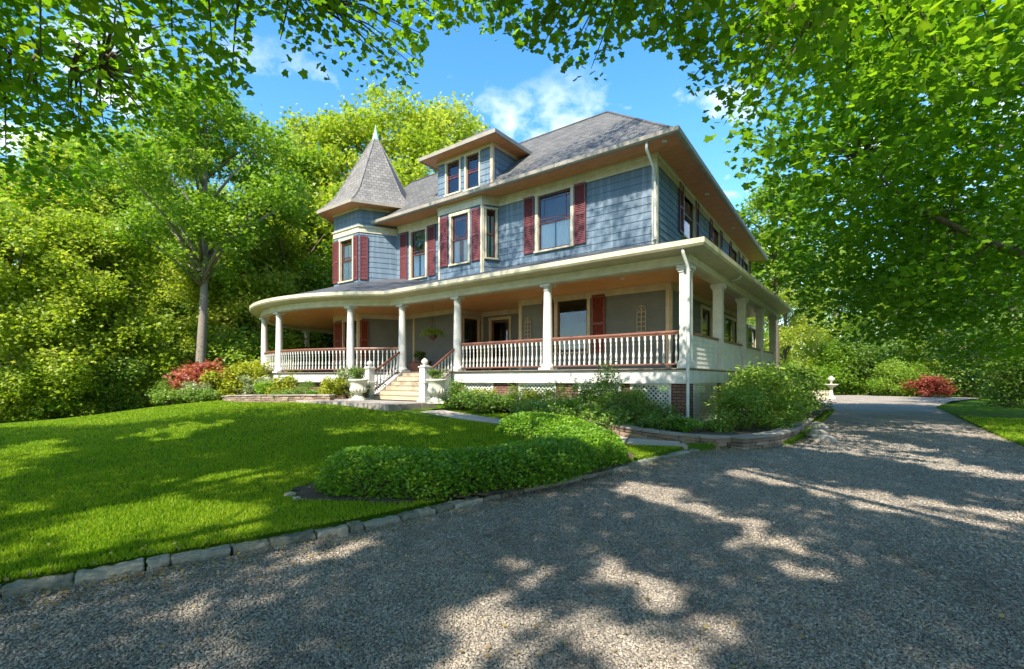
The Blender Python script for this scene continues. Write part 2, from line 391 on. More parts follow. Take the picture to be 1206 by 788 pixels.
def empty(name, loc, rz=0):
    o = bpy.data.objects.new(name, None); C.objects.link(o); o.location = loc; o.rotation_euler.z = rz; o.empty_display_size = .2; return o
def copy_tree(o, parent=None):
    c = o.copy(); C.objects.link(c); c.parent = parent
    for ch in list(o.children): copy_tree(ch, c)
    return c
def fast_mesh(name, verts, nper, shape_faces=None, mats=()):
    """verts (K*n,3): K polygons of n vertices"""
    me = bpy.data.meshes.new(name); nv = len(verts); K = nv//nper
    me.vertices.add(nv); me.vertices.foreach_set('co', np.ascontiguousarray(verts, dtype=np.float32).ravel())
    if shape_faces is None:
        me.loops.add(nv); me.polygons.add(K)
        me.loops.foreach_set('vertex_index', np.arange(nv, dtype=np.int32))
        me.polygons.foreach_set('loop_start', np.arange(0, nv, nper, dtype=np.int32))
    else:
        sf = np.array(shape_faces, dtype=np.int32); nf, m_ = sf.shape
        idx = (np.arange(K, dtype=np.int32)[:, None, None]*nper+sf[None]).ravel()
        me.loops.add(len(idx)); me.polygons.add(K*nf)
        me.loops.foreach_set('vertex_index', idx)
        me.polygons.foreach_set('loop_start', np.arange(0, len(idx), m_, dtype=np.int32))
    me.update(calc_edges=True)
    return me

def roughen(o, lv, amt, sc):
    s_ = o.modifiers.new('s', 'SUBSURF'); s_.subdivision_type = 'SIMPLE'; s_.levels = s_.render_levels = lv
    t = bpy.data.textures.new('rough', 'CLOUDS'); t.noise_scale = sc; t.noise_depth = 3
    d = o.modifiers.new('d', 'DISPLACE'); d.texture = t; d.strength = amt; d.mid_level = .5; d.texture_coords = 'GLOBAL'
# ------------------------------------------------------------------ plan of the ground
KERB = [(-10, -1.7), (-6, 1.15), (-3.27, 3.11), (-2.55, 3.64), (-1.36, 4.51), (-.03, 5.82), (1.81, 7.58), (3.06, 8.93), (3.62, 9.40)]
DRIVE = KERB+[(4.25, 10.0), (5.0, 9.85), (6.0, 10.5), (6.95, 11.6), tuple(H2W(2.35, 2.0)), tuple(H2W(2.3, 8)), tuple(H2W(2.2, 14)), tuple(H2W(.6, 24)), tuple(H2W(-1.5, 38)),
              tuple(H2W(5, 44)), tuple(H2W(11, 42)), tuple(H2W(7.5, 30)), tuple(H2W(6.1, 20)), tuple(H2W(6.15, 4)), tuple(H2W(6.3, -1.5)), (10.0, 8.3), (9.6, 5), (9.8, -8), (-10, -9)]
HEDGE_LINE = [(-1.75, 5.95), (-1.0, 5.95), (-.2, 6.3), (.55, 7.0), (1.15, 7.9), (1.4, 8.9), (1.1, 9.9), (.4, 10.6)]
def in_poly(X, Y, poly):
    X = np.asarray(X, float); Y = np.asarray(Y, float); r = np.zeros(X.shape, bool); n = len(poly)
    for i in range(n):
        x0, y0 = poly[i]; x1, y1 = poly[(i+1) % n]
        if y0 == y1: continue
        c = ((y0 > Y) != (y1 > Y)) & (X < (x1-x0)*(Y-y0)/(y1-y0)+x0); r ^= c
    return r
def d_line(X, Y, line):
    X = np.asarray(X, float); Y = np.asarray(Y, float); d = np.full(X.shape, 1e9)
    for (x0, y0), (x1, y1) in zip(line[:-1], line[1:]):
        dx, dy = x1-x0, y1-y0; t = np.clip(((X-x0)*dx+(Y-y0)*dy)/(dx*dx+dy*dy), 0, 1)
        d = np.minimum(d, np.hypot(X-x0-t*dx, Y-y0-t*dy))
    return d
def ground(X, Y):
    X = np.asarray(X, float); Y = np.asarray(Y, float)
    x, y = W2H(X, Y)
    zt = np.interp(-x, [-8, -3, 0, 3, 6, 9, 16, 20, 28, 45], [.03, .07, .12, .30, .50, .65, .66, .35, -.5, -1.3])
    t = np.clip((y+10.2)/7.4, 0, 1); t = t*t*(3-2*t)
    z = .08+t*(zt-.08)-np.clip(-x-15, 0, 30)*.05*(1-t)
    z = np.where(x > 5, .05, z)
    return z+.012*np.sin(X*1.3)*np.sin(Y*1.1)
def gz(X, Y): return float(ground(X, Y))

def grid_mesh(name, x0, x1, y0, y1, st, zf, keep=None):
    xs = np.arange(x0, x1+1e-6, st); ys = np.arange(y0, y1+1e-6, st); GX, GY = np.meshgrid(xs, ys)
    Z = zf(GX, GY); V = np.stack([GX, GY, Z], -1).reshape(-1, 3); nx = len(xs)
    I, J = np.meshgrid(np.arange(len(xs)-1), np.arange(len(ys)-1)); I = I.ravel(); J = J.ravel()
    if keep is not None:
        k = keep(x0+(I+.5)*st, y0+(J+.5)*st); I = I[k]; J = J[k]
    a = J*nx+I; fs = np.stack([a, a+1, a+1+nx, a+nx], -1)
    used = np.unique(fs); remap = np.zeros(len(V), np.int32); remap[used] = np.arange(len(used))
    me = bpy.data.meshes.new(name); me.from_pydata(V[used].tolist(), [], remap[fs].tolist()); me.update()
    me.polygons.foreach_set('use_smooth', [True]*len(me.polygons)); return me

def terrain_z(X, Y):
    z = ground(X, Y); ins = in_poly(X, Y, DRIVE); dk = d_line(X, Y, KERB)
    return np.where(ins, -.06, np.where(dk < .15, -.05, z))
me = grid_mesh('ground', -24, 24, -8, 34, .14, terrain_z); tag(link('lawn', me, M['lawn']), kind='structure')
def keepfar(X, Y): return ~((X > -24) & (X < 24) & (Y > -8) & (Y < 34))
me = grid_mesh('outer_ground', -400, 400, -208, 592, 8, lambda X, Y: np.where((np.abs(X) < 30) & (Y > -16) & (Y < 40), ground(X, Y)-.35, np.clip(ground(X, Y), -1.3, .05)-.12)); tag(link('outer_ground', me, M['lawn']), kind='structure')
mb = MB(); mb.face([(x, y, 0) for x, y in DRIVE]); o = build(mb, 'gravel_drive', M['gravel']); tag(o, kind='structure')

# kerb of granite blocks
mb = MB(); rnd = random.Random(3)
def walk(line, seg):
    pts = [Vector((p[0], p[1], 0)) for p in line]; out = []
    for a, b in zip(pts[:-1], pts[1:]):
        L_ = (b-a).length; t = 0
        while t < L_-1e-3:
            s_ = min(rnd.uniform(*seg), L_-t); 
            if L_-t-s_ < .12: s_ = L_-t
            out.append((a+(b-a)*(t/L_), a+(b-a)*((t+s_)/L_))); t += s_
    return out
for a, b in walk(KERB, (.18, .42)):
    d = (b-a).normalized(); n = Vector((-d.y, d.x, 0)); wd = rnd.uniform(.10, .135); h = .060+rnd.uniform(-.01, .01); g = .007
    j = [rnd.uniform(-.008, .008) for _ in range(8)]
    a2 = a+d*g; b2 = b-d*g
    mb.hexa([(a2-n*(.02+j[0])).to_tuple()[:2]+(-.08,), (b2-n*(.02+j[1])).to_tuple()[:2]+(-.08,), (b2+n*wd).to_tuple()[:2]+(-.08,), (a2+n*wd).to_tuple()[:2]+(-.08,),
             (a2-n*(j[2])).to_tuple()[:2]+(h+j[3],), (b2-n*(j[4])).to_tuple()[:2]+(h+j[5],), (b2+n*wd).to_tuple()[:2]+(h+j[6],), (a2+n*wd).to_tuple()[:2]+(h+j[7],)])
o = build(mb, 'kerb', M['kerb'], bevel=.012); roughen(o, 4, .045, .07); tag(o, kind='structure')

# ------------------------------------------------------------------ house
house = empty('house', (P0[0], P0[1], 0), HANG)
tag(house, 'large blue shingled victorian house with wraparound porch, turret and red shutters', 'house')
class Frame:
    def __init__(s, a, b):
        s.a = np.array(a, float); d = np.array(b, float)-s.a; s.L = np.hypot(*d); s.T = d/s.L; s.N = np.array([s.T[1], -s.T[0]]); s.A2 = a; s.B2 = b
    def p(s, t, n, z): q = s.a+s.T*t+s.N*n; return (q[0], q[1], z)
    def t(s, px): return pos_on(s.A2, s.B2, px)[0]
    def Y(s, px): return pos_on(s.A2, s.B2, px)[1]
    def z(s, px, py): return z_at(s.Y(px), py)
    def rect(s, xl, xr, yt, yb):
        """photo columns and the top and bottom rows at the middle of the opening"""
        xm = (xl+xr)/2; return s.t(xl), s.t(xr), s.z(xm, yb), s.z(xm, yt)
def siding(mb, fr, z0, z1, ops=(), course=.235, lip=.017, t0=0, t1=None):
    t1 = fr.L if t1 is None else t1
    z = z0
    while z < z1-1e-4:
        zt = min(z+course, z1); cuts = sorted({z, zt}|{c for o in ops for c in (o[2], o[3]) if z < c < zt})
        for za, zb in zip(cuts[:-1], cuts[1:]):
            zm = (za+zb)/2; iv = [(t0, t1)]
            for o in ops:
                if o[2] < zm < o[3]:
                    nv = []
                    for a, b in iv:
                        if o[1] <= a or o[0] >= b: nv.append((a, b)); continue
                        if o[0] > a: nv.append((a, o[0]))
                        if o[1] < b: nv.append((o[1], b))
                    iv = nv
            na = lip*(1-(za-z)/course); nb = lip*(1-(zb-z)/course)
            for a, b in iv:
                mb.face([fr.p(a, na, za), fr.p(b, na, za), fr.p(b, nb, zb), fr.p(a, nb, zb)])
                if za == z: mb.face([fr.p(a, 0, za), fr.p(b, 0, za), fr.p(b, na, za), fr.p(a, na, za)])
        z = zt
def window(fr, rc, trim='cream', sash='sash', cas=.09, mull=0, muntin=0, curtain=None, door=False, sill=True, depth=.5, pane_m=None, halves=True):
    t0, t1, zb, zt = rc
    mb = MB()
    mb.fbox(fr, t0-cas, t0, -.02, .045, zb, zt); mb.fbox(fr, t1, t1+cas, -.02, .045, zb, zt)
    mb.fbox(fr, t0-cas-.02, t1+cas+.02, -.02, .055, zt, zt+cas*1.25)
    if sill: mb.fbox(fr, t0-cas-.03, t1+cas+.03, -.02, .085, zb-.06, zb)
    for i in range(mull):
        tm = t0+(t1-t0)*(i+1)/(mull+1); mb.fbox(fr, tm-.06, tm+.06, -.05, .044, zb, zt)
    # jambs
    mb.fbox(fr, t0-.004, t0+.012, -.12, -.021, zb, zt); mb.fbox(fr, t1-.012, t1+.004, -.12, -.021, zb, zt)
    wn = build(mb, 'door_frame' if door else 'window', M[trim], house); wn_ = wn
    n = mull+1; sm = MB(); gm = MB()
    for i in range(n):
        a = t0+.012+(t1-t0-.024)*i/n+(.06 if i else 0); b = t0+.012+(t1-t0-.024)*(i+1)/n-(.06 if i < n-1 else 0)
        s_ = .05 if not door else .11; zm = zb+(zt-zb)*.5
        sm.fbox(fr, a, a+s_, -.075, -.035, zb, zt); sm.fbox(fr, b-s_, b, -.075, -.035, zb, zt)
        sm.fbox(fr, a+s_, b-s_, -.075, -.035, zb, zb+s_*1.3 if not door else zb+.7); sm.fbox(fr, a+s_, b-s_, -.075, -.035, zt-s_, zt)
        if halves and not door: sm.fbox(fr, a+s_, b-s_, -.07, -.028, zm-.025, zm+.025)
        if muntin:
            for k in (.13, .87):
                x = a+s_+(b-a-2*s_)*k; sm.fbox(fr, x-.011, x+.011, -.066, -.045, zm+.025, zt-s_)
            for zz in (zt-s_-.12*(zt-zm), zm+.025+.12*(zt-zm)): sm.fbox(fr, a+s_, b-s_, -.064, -.044, zz-.011, zz+.011)
        gm.face([fr.p(a+s_*.5, -.055, zb+.02), fr.p(b-s_*.5, -.055, zb+.02), fr.p(b-s_*.5, -.055, zt-.02), fr.p(a+s_*.5, -.055, zt-.02)])
        if curtain:
            lo, hi, op = curtain; k = 28; za = zb+.03+(zt-zb)*lo; zc = zb+(zt-zb)*hi-.03
            for sd in (0, 1):
                xa = a+s_ if sd == 0 else (a+b)/2+op*(b-a); xb = (a+b)/2-op*(b-a) if sd == 0 else b-s_
                pp = [(xa+(xb-xa)*j/k, -.105+.018*math.sin(j*1.7+i)) for j in range(k+1)]
                cm = MB()
                for (p, q) in zip(pp[:-1], pp[1:]): cm.face([fr.p(p[0], p[1], za), fr.p(q[0], q[1], za), fr.p(q[0], q[1], zc), fr.p(p[0], p[1], zc)], True)
                build(cm, 'curtain', M['curtain'], wn)
    build(sm, 'door' if door else 'sash', M[sash], wn)
    build(gm, 'pane', M['glass'], wn)
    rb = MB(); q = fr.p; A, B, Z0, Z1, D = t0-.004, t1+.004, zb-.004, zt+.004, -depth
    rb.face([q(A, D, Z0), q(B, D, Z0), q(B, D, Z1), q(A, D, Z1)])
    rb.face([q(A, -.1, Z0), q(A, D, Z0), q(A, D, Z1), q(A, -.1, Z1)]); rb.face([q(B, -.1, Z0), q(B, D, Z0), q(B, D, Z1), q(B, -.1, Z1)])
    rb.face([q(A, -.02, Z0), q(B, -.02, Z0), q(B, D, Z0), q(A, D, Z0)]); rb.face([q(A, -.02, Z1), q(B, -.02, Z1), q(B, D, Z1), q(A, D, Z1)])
    build(rb, 'dark_room_box', M['room'], wn)
    return wn
def shutter(fr, ta, tb, zb, zt, m='red'):
    mb = MB(); s_ = .055; ta += .012; tb -= .012
    if tb-ta < .16: s_ = .03
    n0, n1 = .024, .065
    mb.fbox(fr, ta, ta+s_, n0, n1, zb, zt); mb.fbox(fr, tb-s_, tb, n0, n1, zb, zt)
    zm = (zb+zt)/2
    for za, zc in ((zb, zb+.08), (zm-.04, zm+.04), (zt-.08, zt)): mb.fbox(fr, ta+s_, tb-s_, n0, n1-.002, za, zc)
    for za, zc in ((zb+.08, zm-.04), (zm+.04, zt-.08)):
        k = max(4, int((zc-za)/.06)); h = (zc-za)/k
        for i in range(k):
            z = za+i*h
            mb.face([fr.p(ta+s_, n1-.008, z), fr.p(tb-s_, n1-.008, z), fr.p(tb-s_, n0+.008, z+h), fr.p(ta+s_, n0+.008, z+h)])
            mb.face([fr.p(ta+s_, n0+.004, z), fr.p(tb-s_, n0+.004, z), fr.p(tb-s_, n1-.008, z), fr.p(ta+s_, n1-.008, z)])
    return build(mb, 'shutter', M[m], house)

ZF, ZC, ZE = 1.68, 4.36, 4.67     # porch floor, ceiling, eave
AC = np.array([-15.83, 5.6]); AR = 7.33
def arc(r, a0, a1, n): return [(AC[0]+r*math.cos(R(a0+(a1-a0)*i/n)), AC[1]+r*math.sin(R(a0+(a1-a0)*i/n))) for i in range(n+1)]
aj = math.degrees(math.asin(-AC[1]/AR)); J = AC[0]+AR*math.cos(R(aj))
PATH = arc(AR, -285, aj, 72)+[(0, 0), (0, 13.4)]

# porch floor, skirt, ceiling, beam, eave, roof
def offpath(o):
    mb = MB(); mb.sweep(PATH, [(o, 0), (o, 1)], False); return [(mb.v[i][0], mb.v[i][1]) for i in range(0, len(mb.v), 2)]
def slab(name, o, z, m, flip=False, ext=()):
    pts = offpath(o)+list(ext); mb = MB(); mb.face([(x, y, z) for x, y in (pts[::-1] if flip else pts)]); return build(mb, name, M[m], house)
slab('porch_floor', .16, ZF, 'floorw')
slab('porch_ceiling', -.1, ZC, 'ceil', True)
mb = MB(); mb.sweep(PATH, [(.17, ZF-.045), (.19, ZF-.02), (.19, ZF+.003), (-.3, ZF+.003), (-.3, ZF-.045)]); build(mb, 'floor_edge', M['floorw'], house)
mb = MB(); mb.sweep(PATH, [(.12, 1.30), (.12, ZF-.046), (.02, ZF-.046), (.02, 1.30)]); build(mb, 'skirt_board', M['white'], house)
mb = MB(); mb.sweep(PATH, [(.14, 4.20), (.14, 4.50), (-.14, 4.50), (-.14, 4.20)]); mb.sweep(PATH, [(.18, 4.22), (.18, 4.27), (.141, 4.27), (.141, 4.22)]); build(mb, 'porch_beam', M['cream'], house)
mb = MB(); mb.sweep(PATH, [(.14, 4.44), (.52, 4.50), (.52, 4.54), (.14, 4.54)]); mb.sweep(PATH, [(.50, 4.50), (.56, 4.505), (.60, 4.56), (.60, 4.68), (.56, 4.68), (.56, 4.6), (.50, 4.6)]); build(mb, 'porch_gutter', M['cream'], house)
mb = MB(); mb.sweep(PATH, [(.57, 4.665), (-1.2, 5.22), (-2.62, 5.70), (-5.4, 6.55), (-5.4, 6.2), (.5, 4.545)]); build(mb, 'porch_roof', M['porchroof'], house)

# upper storey
SK = -.0386
def sidex(y, x0=-1.72): return x0+SK*(y-2.6)
UZ0, UZ1 = 5.25, 8.42
WALL_A = Frame((-13.83, 2.6), (-10.98, 2.6)); 
up = MB()
f_main = Frame((-13.83, 2.6), (-1.72, 2.6))
f_right = Frame((-1.72, 2.6), (sidex(19.0), 19.0))
bl, br_ = (-10.61, 2.0), (-8.29, 2.0)
f_bay = Frame(bl, br_); f_bayr = Frame(br_, (-7.94, 2.6)); f_bayl = Frame((-10.96, 2.6), bl)
w2 = f_main.rect(484.5, 501.5, 272, 327); w3 = f_main.rect(634, 672.5, 226.5, 292.5)
wb = f_bay.rect(532, 552, 253, 310); wbr = f_bayr.rect(572.5, 584, 247, 304)
baylo = f_main.t(517)+.0; 
openm = [w2, w3, (13.83-10.9, 13.83-8.0, 5, 9)]
siding(up, f_main, UZ0, UZ1, openm)
siding(up, f_bay, UZ0, UZ1, [wb]); siding(up, f_bayr, UZ0, UZ1, [wbr]); siding(up, f_bayl, UZ0, UZ1)
def rside(xl, xr, yt, yb): return f_right.rect(xl, xr, yt, yb)
rw = [rside(804.5, 817, 226, 283), rside(838.5, 846.5, 266, 311), rside(861, 868, 291, 326), rside(875.5, 881, 303, 336)]
siding(up, f_right, UZ0, UZ1, rw)
# back and far-left walls close the block
for a, b in (((sidex(19.0), 19.0), (-8.1, 19.0)), ((-8.1, 19.0), (-8.1, 9.0)), ((-8.1, 9.0), (-16.9, 9.0)), ((-16.9, 9.0), (-16.9, 2.6)), ((-16.9, 2.6), (-13.83, 2.6))):
    siding(up, Frame(a, b), UZ0, UZ1)
build(up, 'upper_wall', M['siding'], house)
window(f_main, w2, muntin=2, curtain=(0, .55, .06)); window(f_main, w3, muntin=3, curtain=(0, .52, .02), cas=.12)
window(f_bay, wb, muntin=3, curtain=(0, .5, .12)); window(f_bayr, wbr, curtain=(0, .9, .1), cas=.06)
for r in rw: window(f_right, r, cas=.08)
def shut(fr, xl, xr, rc, m='red'): return shutter(fr, fr.t(xl), fr.t(xr), rc[2]-.03, rc[3]+.06, m)
shut(f_main, 472, 480.5, w2); shut(f_main, 504.5, 513.5, w2)
shut(f_main, 617.5, 630, w3); shut(f_main, 676.5, 691, w3)
shut(f_bay, 519, 528.5, wb); shut(f_bay, 556, 566.5, wb)
shutter(f_right, rw[0][0]-.62, rw[0][0]-.1, rw[0][2], rw[0][3]); shutter(f_right, rw[0][1]+.1, rw[0][1]+.62, rw[0][2], rw[0][3])
for r in rw[1:]: shutter(f_right, r[0]-.55, r[0]-.1, r[2], r[3]); shutter(f_right, r[1]+.1, r[1]+.55, r[2], r[3])
# frieze board, corner boards
UP_PATH = [(-13.83, 2.6), (-10.96, 2.6), bl, br_, (-7.94, 2.6), (-1.72, 2.6), (sidex(19.0), 19.0)]
mb = MB(); mb.sweep(UP_PATH, [(.023, 8.08), (.045, 8.08), (.045, 8.30), (.085, 8.33), (.085, 8.42), (.0, 8.42), (.0, 8.08)]); build(mb, 'frieze_board', M['cream'], house)
for bs in ([(f_main, f_main.L-.13, f_main.L+.045, -.02, .045, UZ0, 8.08), (f_right, .0, .10, .0, .044, UZ0, 8.079)],
           [(f_bay, f_bay.L-.07, f_bay.L+.03, 0, .035, UZ0, 8.079), (f_bayr, 0, .07, 0, .033, UZ0, 8.078)], [(f_bay, 0, .07, 0, .034, UZ0, 8.079)]):
    mb = MB()
    for q in bs: mb.fbox(*q)
    build(mb, 'corner_board', M['cream'], house)

# main roof
EZ = 8.52; er = lambda y: -.82+SK*(y-1.7)
RZ = 12.13
A_ = (er(1.7), 1.7); yend = 19.75; B_ = (er(yend), yend)
pk = (-4.9, 5.78); xl = -17.8; rl = -16.6
mb = MB()
sl = lambda pts: mb.face(pts)
bx = er(9.86)-8.16
sl([(xl, 1.7, EZ), (A_[0], A_[1], EZ), (pk[0], pk[1], RZ), (rl, 5.78, RZ)])
wr = (er(yend)-4.08, yend-2.4)
sl([(A_[0], A_[1], EZ), (B_[0], B_[1], EZ), (wr[0], wr[1], RZ), (pk[0], pk[1], RZ)])
sl([(B_[0], B_[1], EZ), (B_[0]-8.16, B_[1], EZ), (wr[0], wr[1], RZ)])
sl([(B_[0]-8.16, B_[1], EZ), (bx, 9.86, EZ), (pk[0], pk[1], RZ), (wr[0], wr[1], RZ)])
sl([(bx, 9.86, EZ), (xl, 9.86, EZ), (rl, 5.78, RZ), (pk[0], pk[1], RZ)])
sl([(xl, 9.86, EZ), (xl, 1.7, EZ), (rl, 5.78, RZ)])
build(mb, 'roof', M['roof'], house)
mb = MB()
for a, b in (((xl, 1.7, EZ), None),): pass
mb.tube([(rl, 5.78, RZ+.0), (pk[0], pk[1], RZ+.0)], .055); mb.tube([(pk[0], pk[1], RZ), (A_[0], A_[1], EZ)], .05)
build(mb, 'ridge_cap', M['roof'], house)
EPATH = [(-15.35, 1.7), A_, B_, (B_[0]-8.16, B_[1])]
mb = MB(); mb.sweep(EPATH, [(-.03, 8.40), (.05, 8.40), (.10, 8.44), (.12, 8.55), (.09, 8.55), (.06, 8.47), (-.03, 8.47)]); build(mb, 'gutter', M['fascia'], house)
mb = MB(); mb.face([(xl, 9.86, 8.425), (bx, 9.86, 8.425), (B_[0]-8.16, B_[1], 8.425), (B_[0], B_[1], 8.425), (A_[0], A_[1], 8.425), (xl, 1.7, 8.425)]); build(mb, 'soffit', M['soffit'], house)
for x, y in ((-1.25, 2.0), (sidex(7)+.5, 7.0), (sidex(12)+.5, 12.0)):
    mb = MB(); mb.lathe([(.07, 8.405), (.085, 8.40), (.085, 8.424)], 14, x, y); build(mb, 'soffit_light', M['light'], house)

# dormer
fd = Frame((-10.77, 2.1), (-7.87, 2.1)); DZ0, DZ1 = 8.75, 10.36
wd1 = fd.rect(526.5, 541.5, 190.5, 228); wd2 = fd.rect(549.5, 564.5, 182, 222)
fds = Frame((-7.87, 2.1), (-7.87, 5.2))
mb = MB(); siding(mb, fd, DZ0, DZ1, [wd1, wd2]); siding(mb, fds, DZ0-.2, DZ1); siding(mb, Frame((-10.77, 5.2), (-10.77, 2.1)), DZ0-.2, DZ1)
build(mb, 'dormer', M['siding'], house)
for r in (wd1, wd2): window(fd, r, cas=.075, muntin=2)
mb = MB(); mb.sweep([(-10.77, 5), (-10.77, 2.1), (-7.87, 2.1), (-7.87, 5)], [(.023, DZ1-.14), (.05, DZ1-.14), (.05, DZ1), (0, DZ1), (0, DZ1-.14)])
mb.fbox(fd, fd.L-.09, fd.L+.035, 0, .035, DZ0, DZ1-.14); mb.fbox(fds, 0, .08, 0, .034, DZ0, DZ1-.141)
build(mb, 'dormer_trim', M['tan'], house)
dx0, dx1, dy = -11.3, -7.3, 1.55; dz = 10.45; dp = 11.9; dm = (dx0+dx1)/2
mb = MB()
mb.face([(dx0, dy, dz), (dx1, dy, dz), (dm, dy+2.0, dp)]); mb.face([(dx1, dy, dz), (dx1, 5.8, dz), (dm, 5.8, dp), (dm, dy+2.0, dp)]); mb.face([(dm, 5.8, dp), (dx0, 5.8, dz), (dx0, dy, dz), (dm, dy+2.0, dp)])
build(mb, 'dormer_roof', M['roof'], house)
mb = MB(); mb.sweep([(dx0, 5), (dx0, dy), (dx1, dy), (dx1, 4.6)], [(-.04, dz-.11), (.03, dz-.11), (.05, dz+.02), (-.04, dz-.02)]); build(mb, 'dormer_fascia', M['fascia'], house)
mb = MB(); mb.face([(dx0, 5.2, dz-.095), (dx1, 5.2, dz-.095), (dx1, dy, dz-.095), (dx0, dy, dz-.095)]); build(mb, 'dormer_soffit', M['soffit'], house)

# turret (hexagonal)
tcx, tcy = [float(v) for v in W2H(-6.63, 23.7)]
def hexpts(r, k0=0, k1=6):
    # first vertex is the left end of the face parallel to the front
    return [(tcx+r*math.cos(R(-120+60*k)), tcy+r*math.sin(R(-120+60*k))) for k in range(k0, k1+1)]
TR = 1.9
hp = hexpts(TR)
fA = Frame(hp[0], hp[1]); fB = Frame(hp[1], hp[2])
ta = fA.rect(401.5, 415.5, 283, 331); tal = fA.rect(405, 421, 375, 425)
tm = MB()
for k in range(6):
    fr = Frame(hp[k], hp[k+1])
    siding(tm, fr, 5.3, 8.02, [ta] if k == 0 else []); siding(tm, fr, 8.2, 9.12, course=.235)
build(tm, 'turret_wall', M['siding'], house)
window(fA, ta, muntin=2, curtain=(0, .9, .02))
shutter(fA, fA.t(393.2), ta[0]-.1, ta[2]-.03, ta[3]+.05); shutter(fA, ta[1]+.1, fA.L-.01, ta[2]-.03, ta[3]+.05)
shutter(fB, .02, .40, ta[2]-.03, ta[3]+.05)
ring = hexpts(TR, -1, 5)
def hring(prof): 
    m_ = MB(); m_.sweep(hexpts(TR, -2, 4), prof, True, False); return m_
mb = hring([(.0, 8.0), (.04, 8.0), (.04, 8.2), (.09, 8.24), (.09, 8.30), (.0, 8.34)]); 
m2 = hring([(.0, 9.02), (.05, 9.02), (.05, 9.13), (.0, 9.13)]); mb.v, off = mb.v+m2.v, len(mb.v); mb.f += [tuple(i+off for i in f) for f in m2.f]; mb.sm += m2.sm
build(mb, 'turret_trim', M['cream'], house)
e6 = hexpts(2.62, 0, 5); zeav = 9.22
prof6 = [(2.62, 9.22), (2.28, 9.50), (1.85, 9.98), (.06, 13.2)]
mb = MB()
for (ra, za), (rb, zb) in zip(prof6[:-1], prof6[1:]):
    pa = hexpts(ra); pb = hexpts(rb)
    for k in range(6): mb.face([(*pa[k], za), (*pa[k+1], za), (*pb[k+1], zb), (*pb[k], zb)])
build(mb, 'turret_roof', M['cone'], house)
mb = MB()
for k in range(6): mb.tube([(*hexpts(ra, k, k)[0], za) for ra, za in prof6], .035, 5)
build(mb, 'turret_hip_cap', M['cone'], house)
mb = MB(); mb.sweep(hexpts(2.62, -2, 4), [(-.03, 9.10), (.03, 9.10), (.05, 9.235), (-.03, 9.21)], True, False); build(mb, 'turret_fascia', M['fascia'], house)
mb = MB(); mb.face([(*p, 9.115) for p in e6[::-1]]); build(mb, 'turret_soffit', M['soffit'], house)
mb = MB(); mb.lathe([(.17, 13.0), (.14, 13.2), (.05, 13.5), (.012, 13.78)], 12, tcx, tcy); build(mb, 'turret_finial', M['copper'], house)

# lower storey
LW = MB()
LZ0, LZ1 = ZF, ZC
l1 = Frame((-6.96, 2.6), (-1.29, 2.6)); l2 = Frame((-8.0, 4.2), (-6.96, 2.6)); l3 = Frame((-10.2, 4.2), (-8.0, 4.2)); l4 = Frame((-10.2, 2.6), (-10.2, 4.2)); l5 = Frame(hp[2], (-10.2, 2.6)); l6 = Frame((-1.29, 2.6), (-1.29, 13.2))
wbig = l1.rect(656.5, 692, 352.5, 420); wbig = (wbig[0], wbig[1], 2.35, wbig[3])
wret = l4.rect(546, 563, 371, 415); wret = (max(.12, wret[0]), min(wret[1], 1.45), 2.2, 4.0)
wdo = (.55, 1.55, ZF+.02, 3.95)
lw_side = [l6.rect(826, 837, 357, 400), l6.rect(853, 868, 369, 402), l6.rect(880, 890, 380, 408)]
lw_side = [(a, b, 2.5, 3.95) for a, b, c, d in lw_side]
siding(LW, l1, LZ0, LZ1, [wbig]); siding(LW, l2, LZ0, LZ1); siding(LW, l3, LZ0, LZ1, [wdo]); siding(LW, l4, LZ0, LZ1, [wret]); siding(LW, l5, LZ0, LZ1); siding(LW, l6, LZ0, LZ1, lw_side)
for k in range(6): siding(LW, Frame(hp[k], hp[k+1]), LZ0, LZ1, [(tal[0], tal[1], 2.3, 4.05)] if k == 0 else [])
siding(LW, Frame((-1.29, 13.2), (-8.1, 13.2)), LZ0, LZ1); siding(LW, Frame((-8.1, 13.2), (-16.9, 9)), LZ0, LZ1); siding(LW, Frame((-16.9, 9), (-17.2, 3.5)), LZ0, LZ1)
build(LW, 'lower_wall', M['lower'], house)
window(l1, wbig, trim='tan', halves=False, cas=.11, depth=1.6); window(l4, wret, trim='tan', halves=False, cas=.1, depth=1.2); window(l3, wdo, trim='tan', door=True, sash='doorwood', sill=False, cas=.1, depth=1.5)
window(fA, (tal[0], tal[1], 2.3, 4.05), trim='tan', cas=.08)
for r in lw_side: window(l6, r, trim='cream', sash='sash', cas=.1, curtain=(.0, .95, .25))
shutter(l1, l1.t(697.5), l1.t(713.5), 2.3, wbig[3]+.05, 'darkred'); shutter(l1, wbig[0]-.62, wbig[0]-.13, 2.3, wbig[3]+.05, 'darkred')
shutter(fB, .03, .42, 2.3, 4.05, 'darkred'); shutter(fA, .02, tal[0]-.1, 2.3, 4.05, 'darkred')
mb = MB()
mb.sweep([hp[0], hp[1], hp[2], (-10.2, 2.6), (-10.2, 4.2), (-8.0, 4.2), (-6.96, 2.6), (-1.29, 2.6), (-1.29, 13.2)], [(.023, ZC-.21), (.05, ZC-.21), (.05, ZC-.004), (0, ZC-.004), (0, ZC-.21)])
for fr, ts in ((l1, (0.0, l1.L-.12)), (l2, (l2.L-.12,)), (l3, (.0, l3.L-.12)), (l4, (0,)), (l5, (l5.L-.12, l5.t(487))), (l6, (0, 4.4, 7.9)), (fA, (0, fA.L-.09)), (fB, (0,))):
    for t in ts: mb.fbox(fr, t, t+.12, -.01, .044, ZF, ZC-.21)
build(mb, 'wall_trim', M['tan'], house)

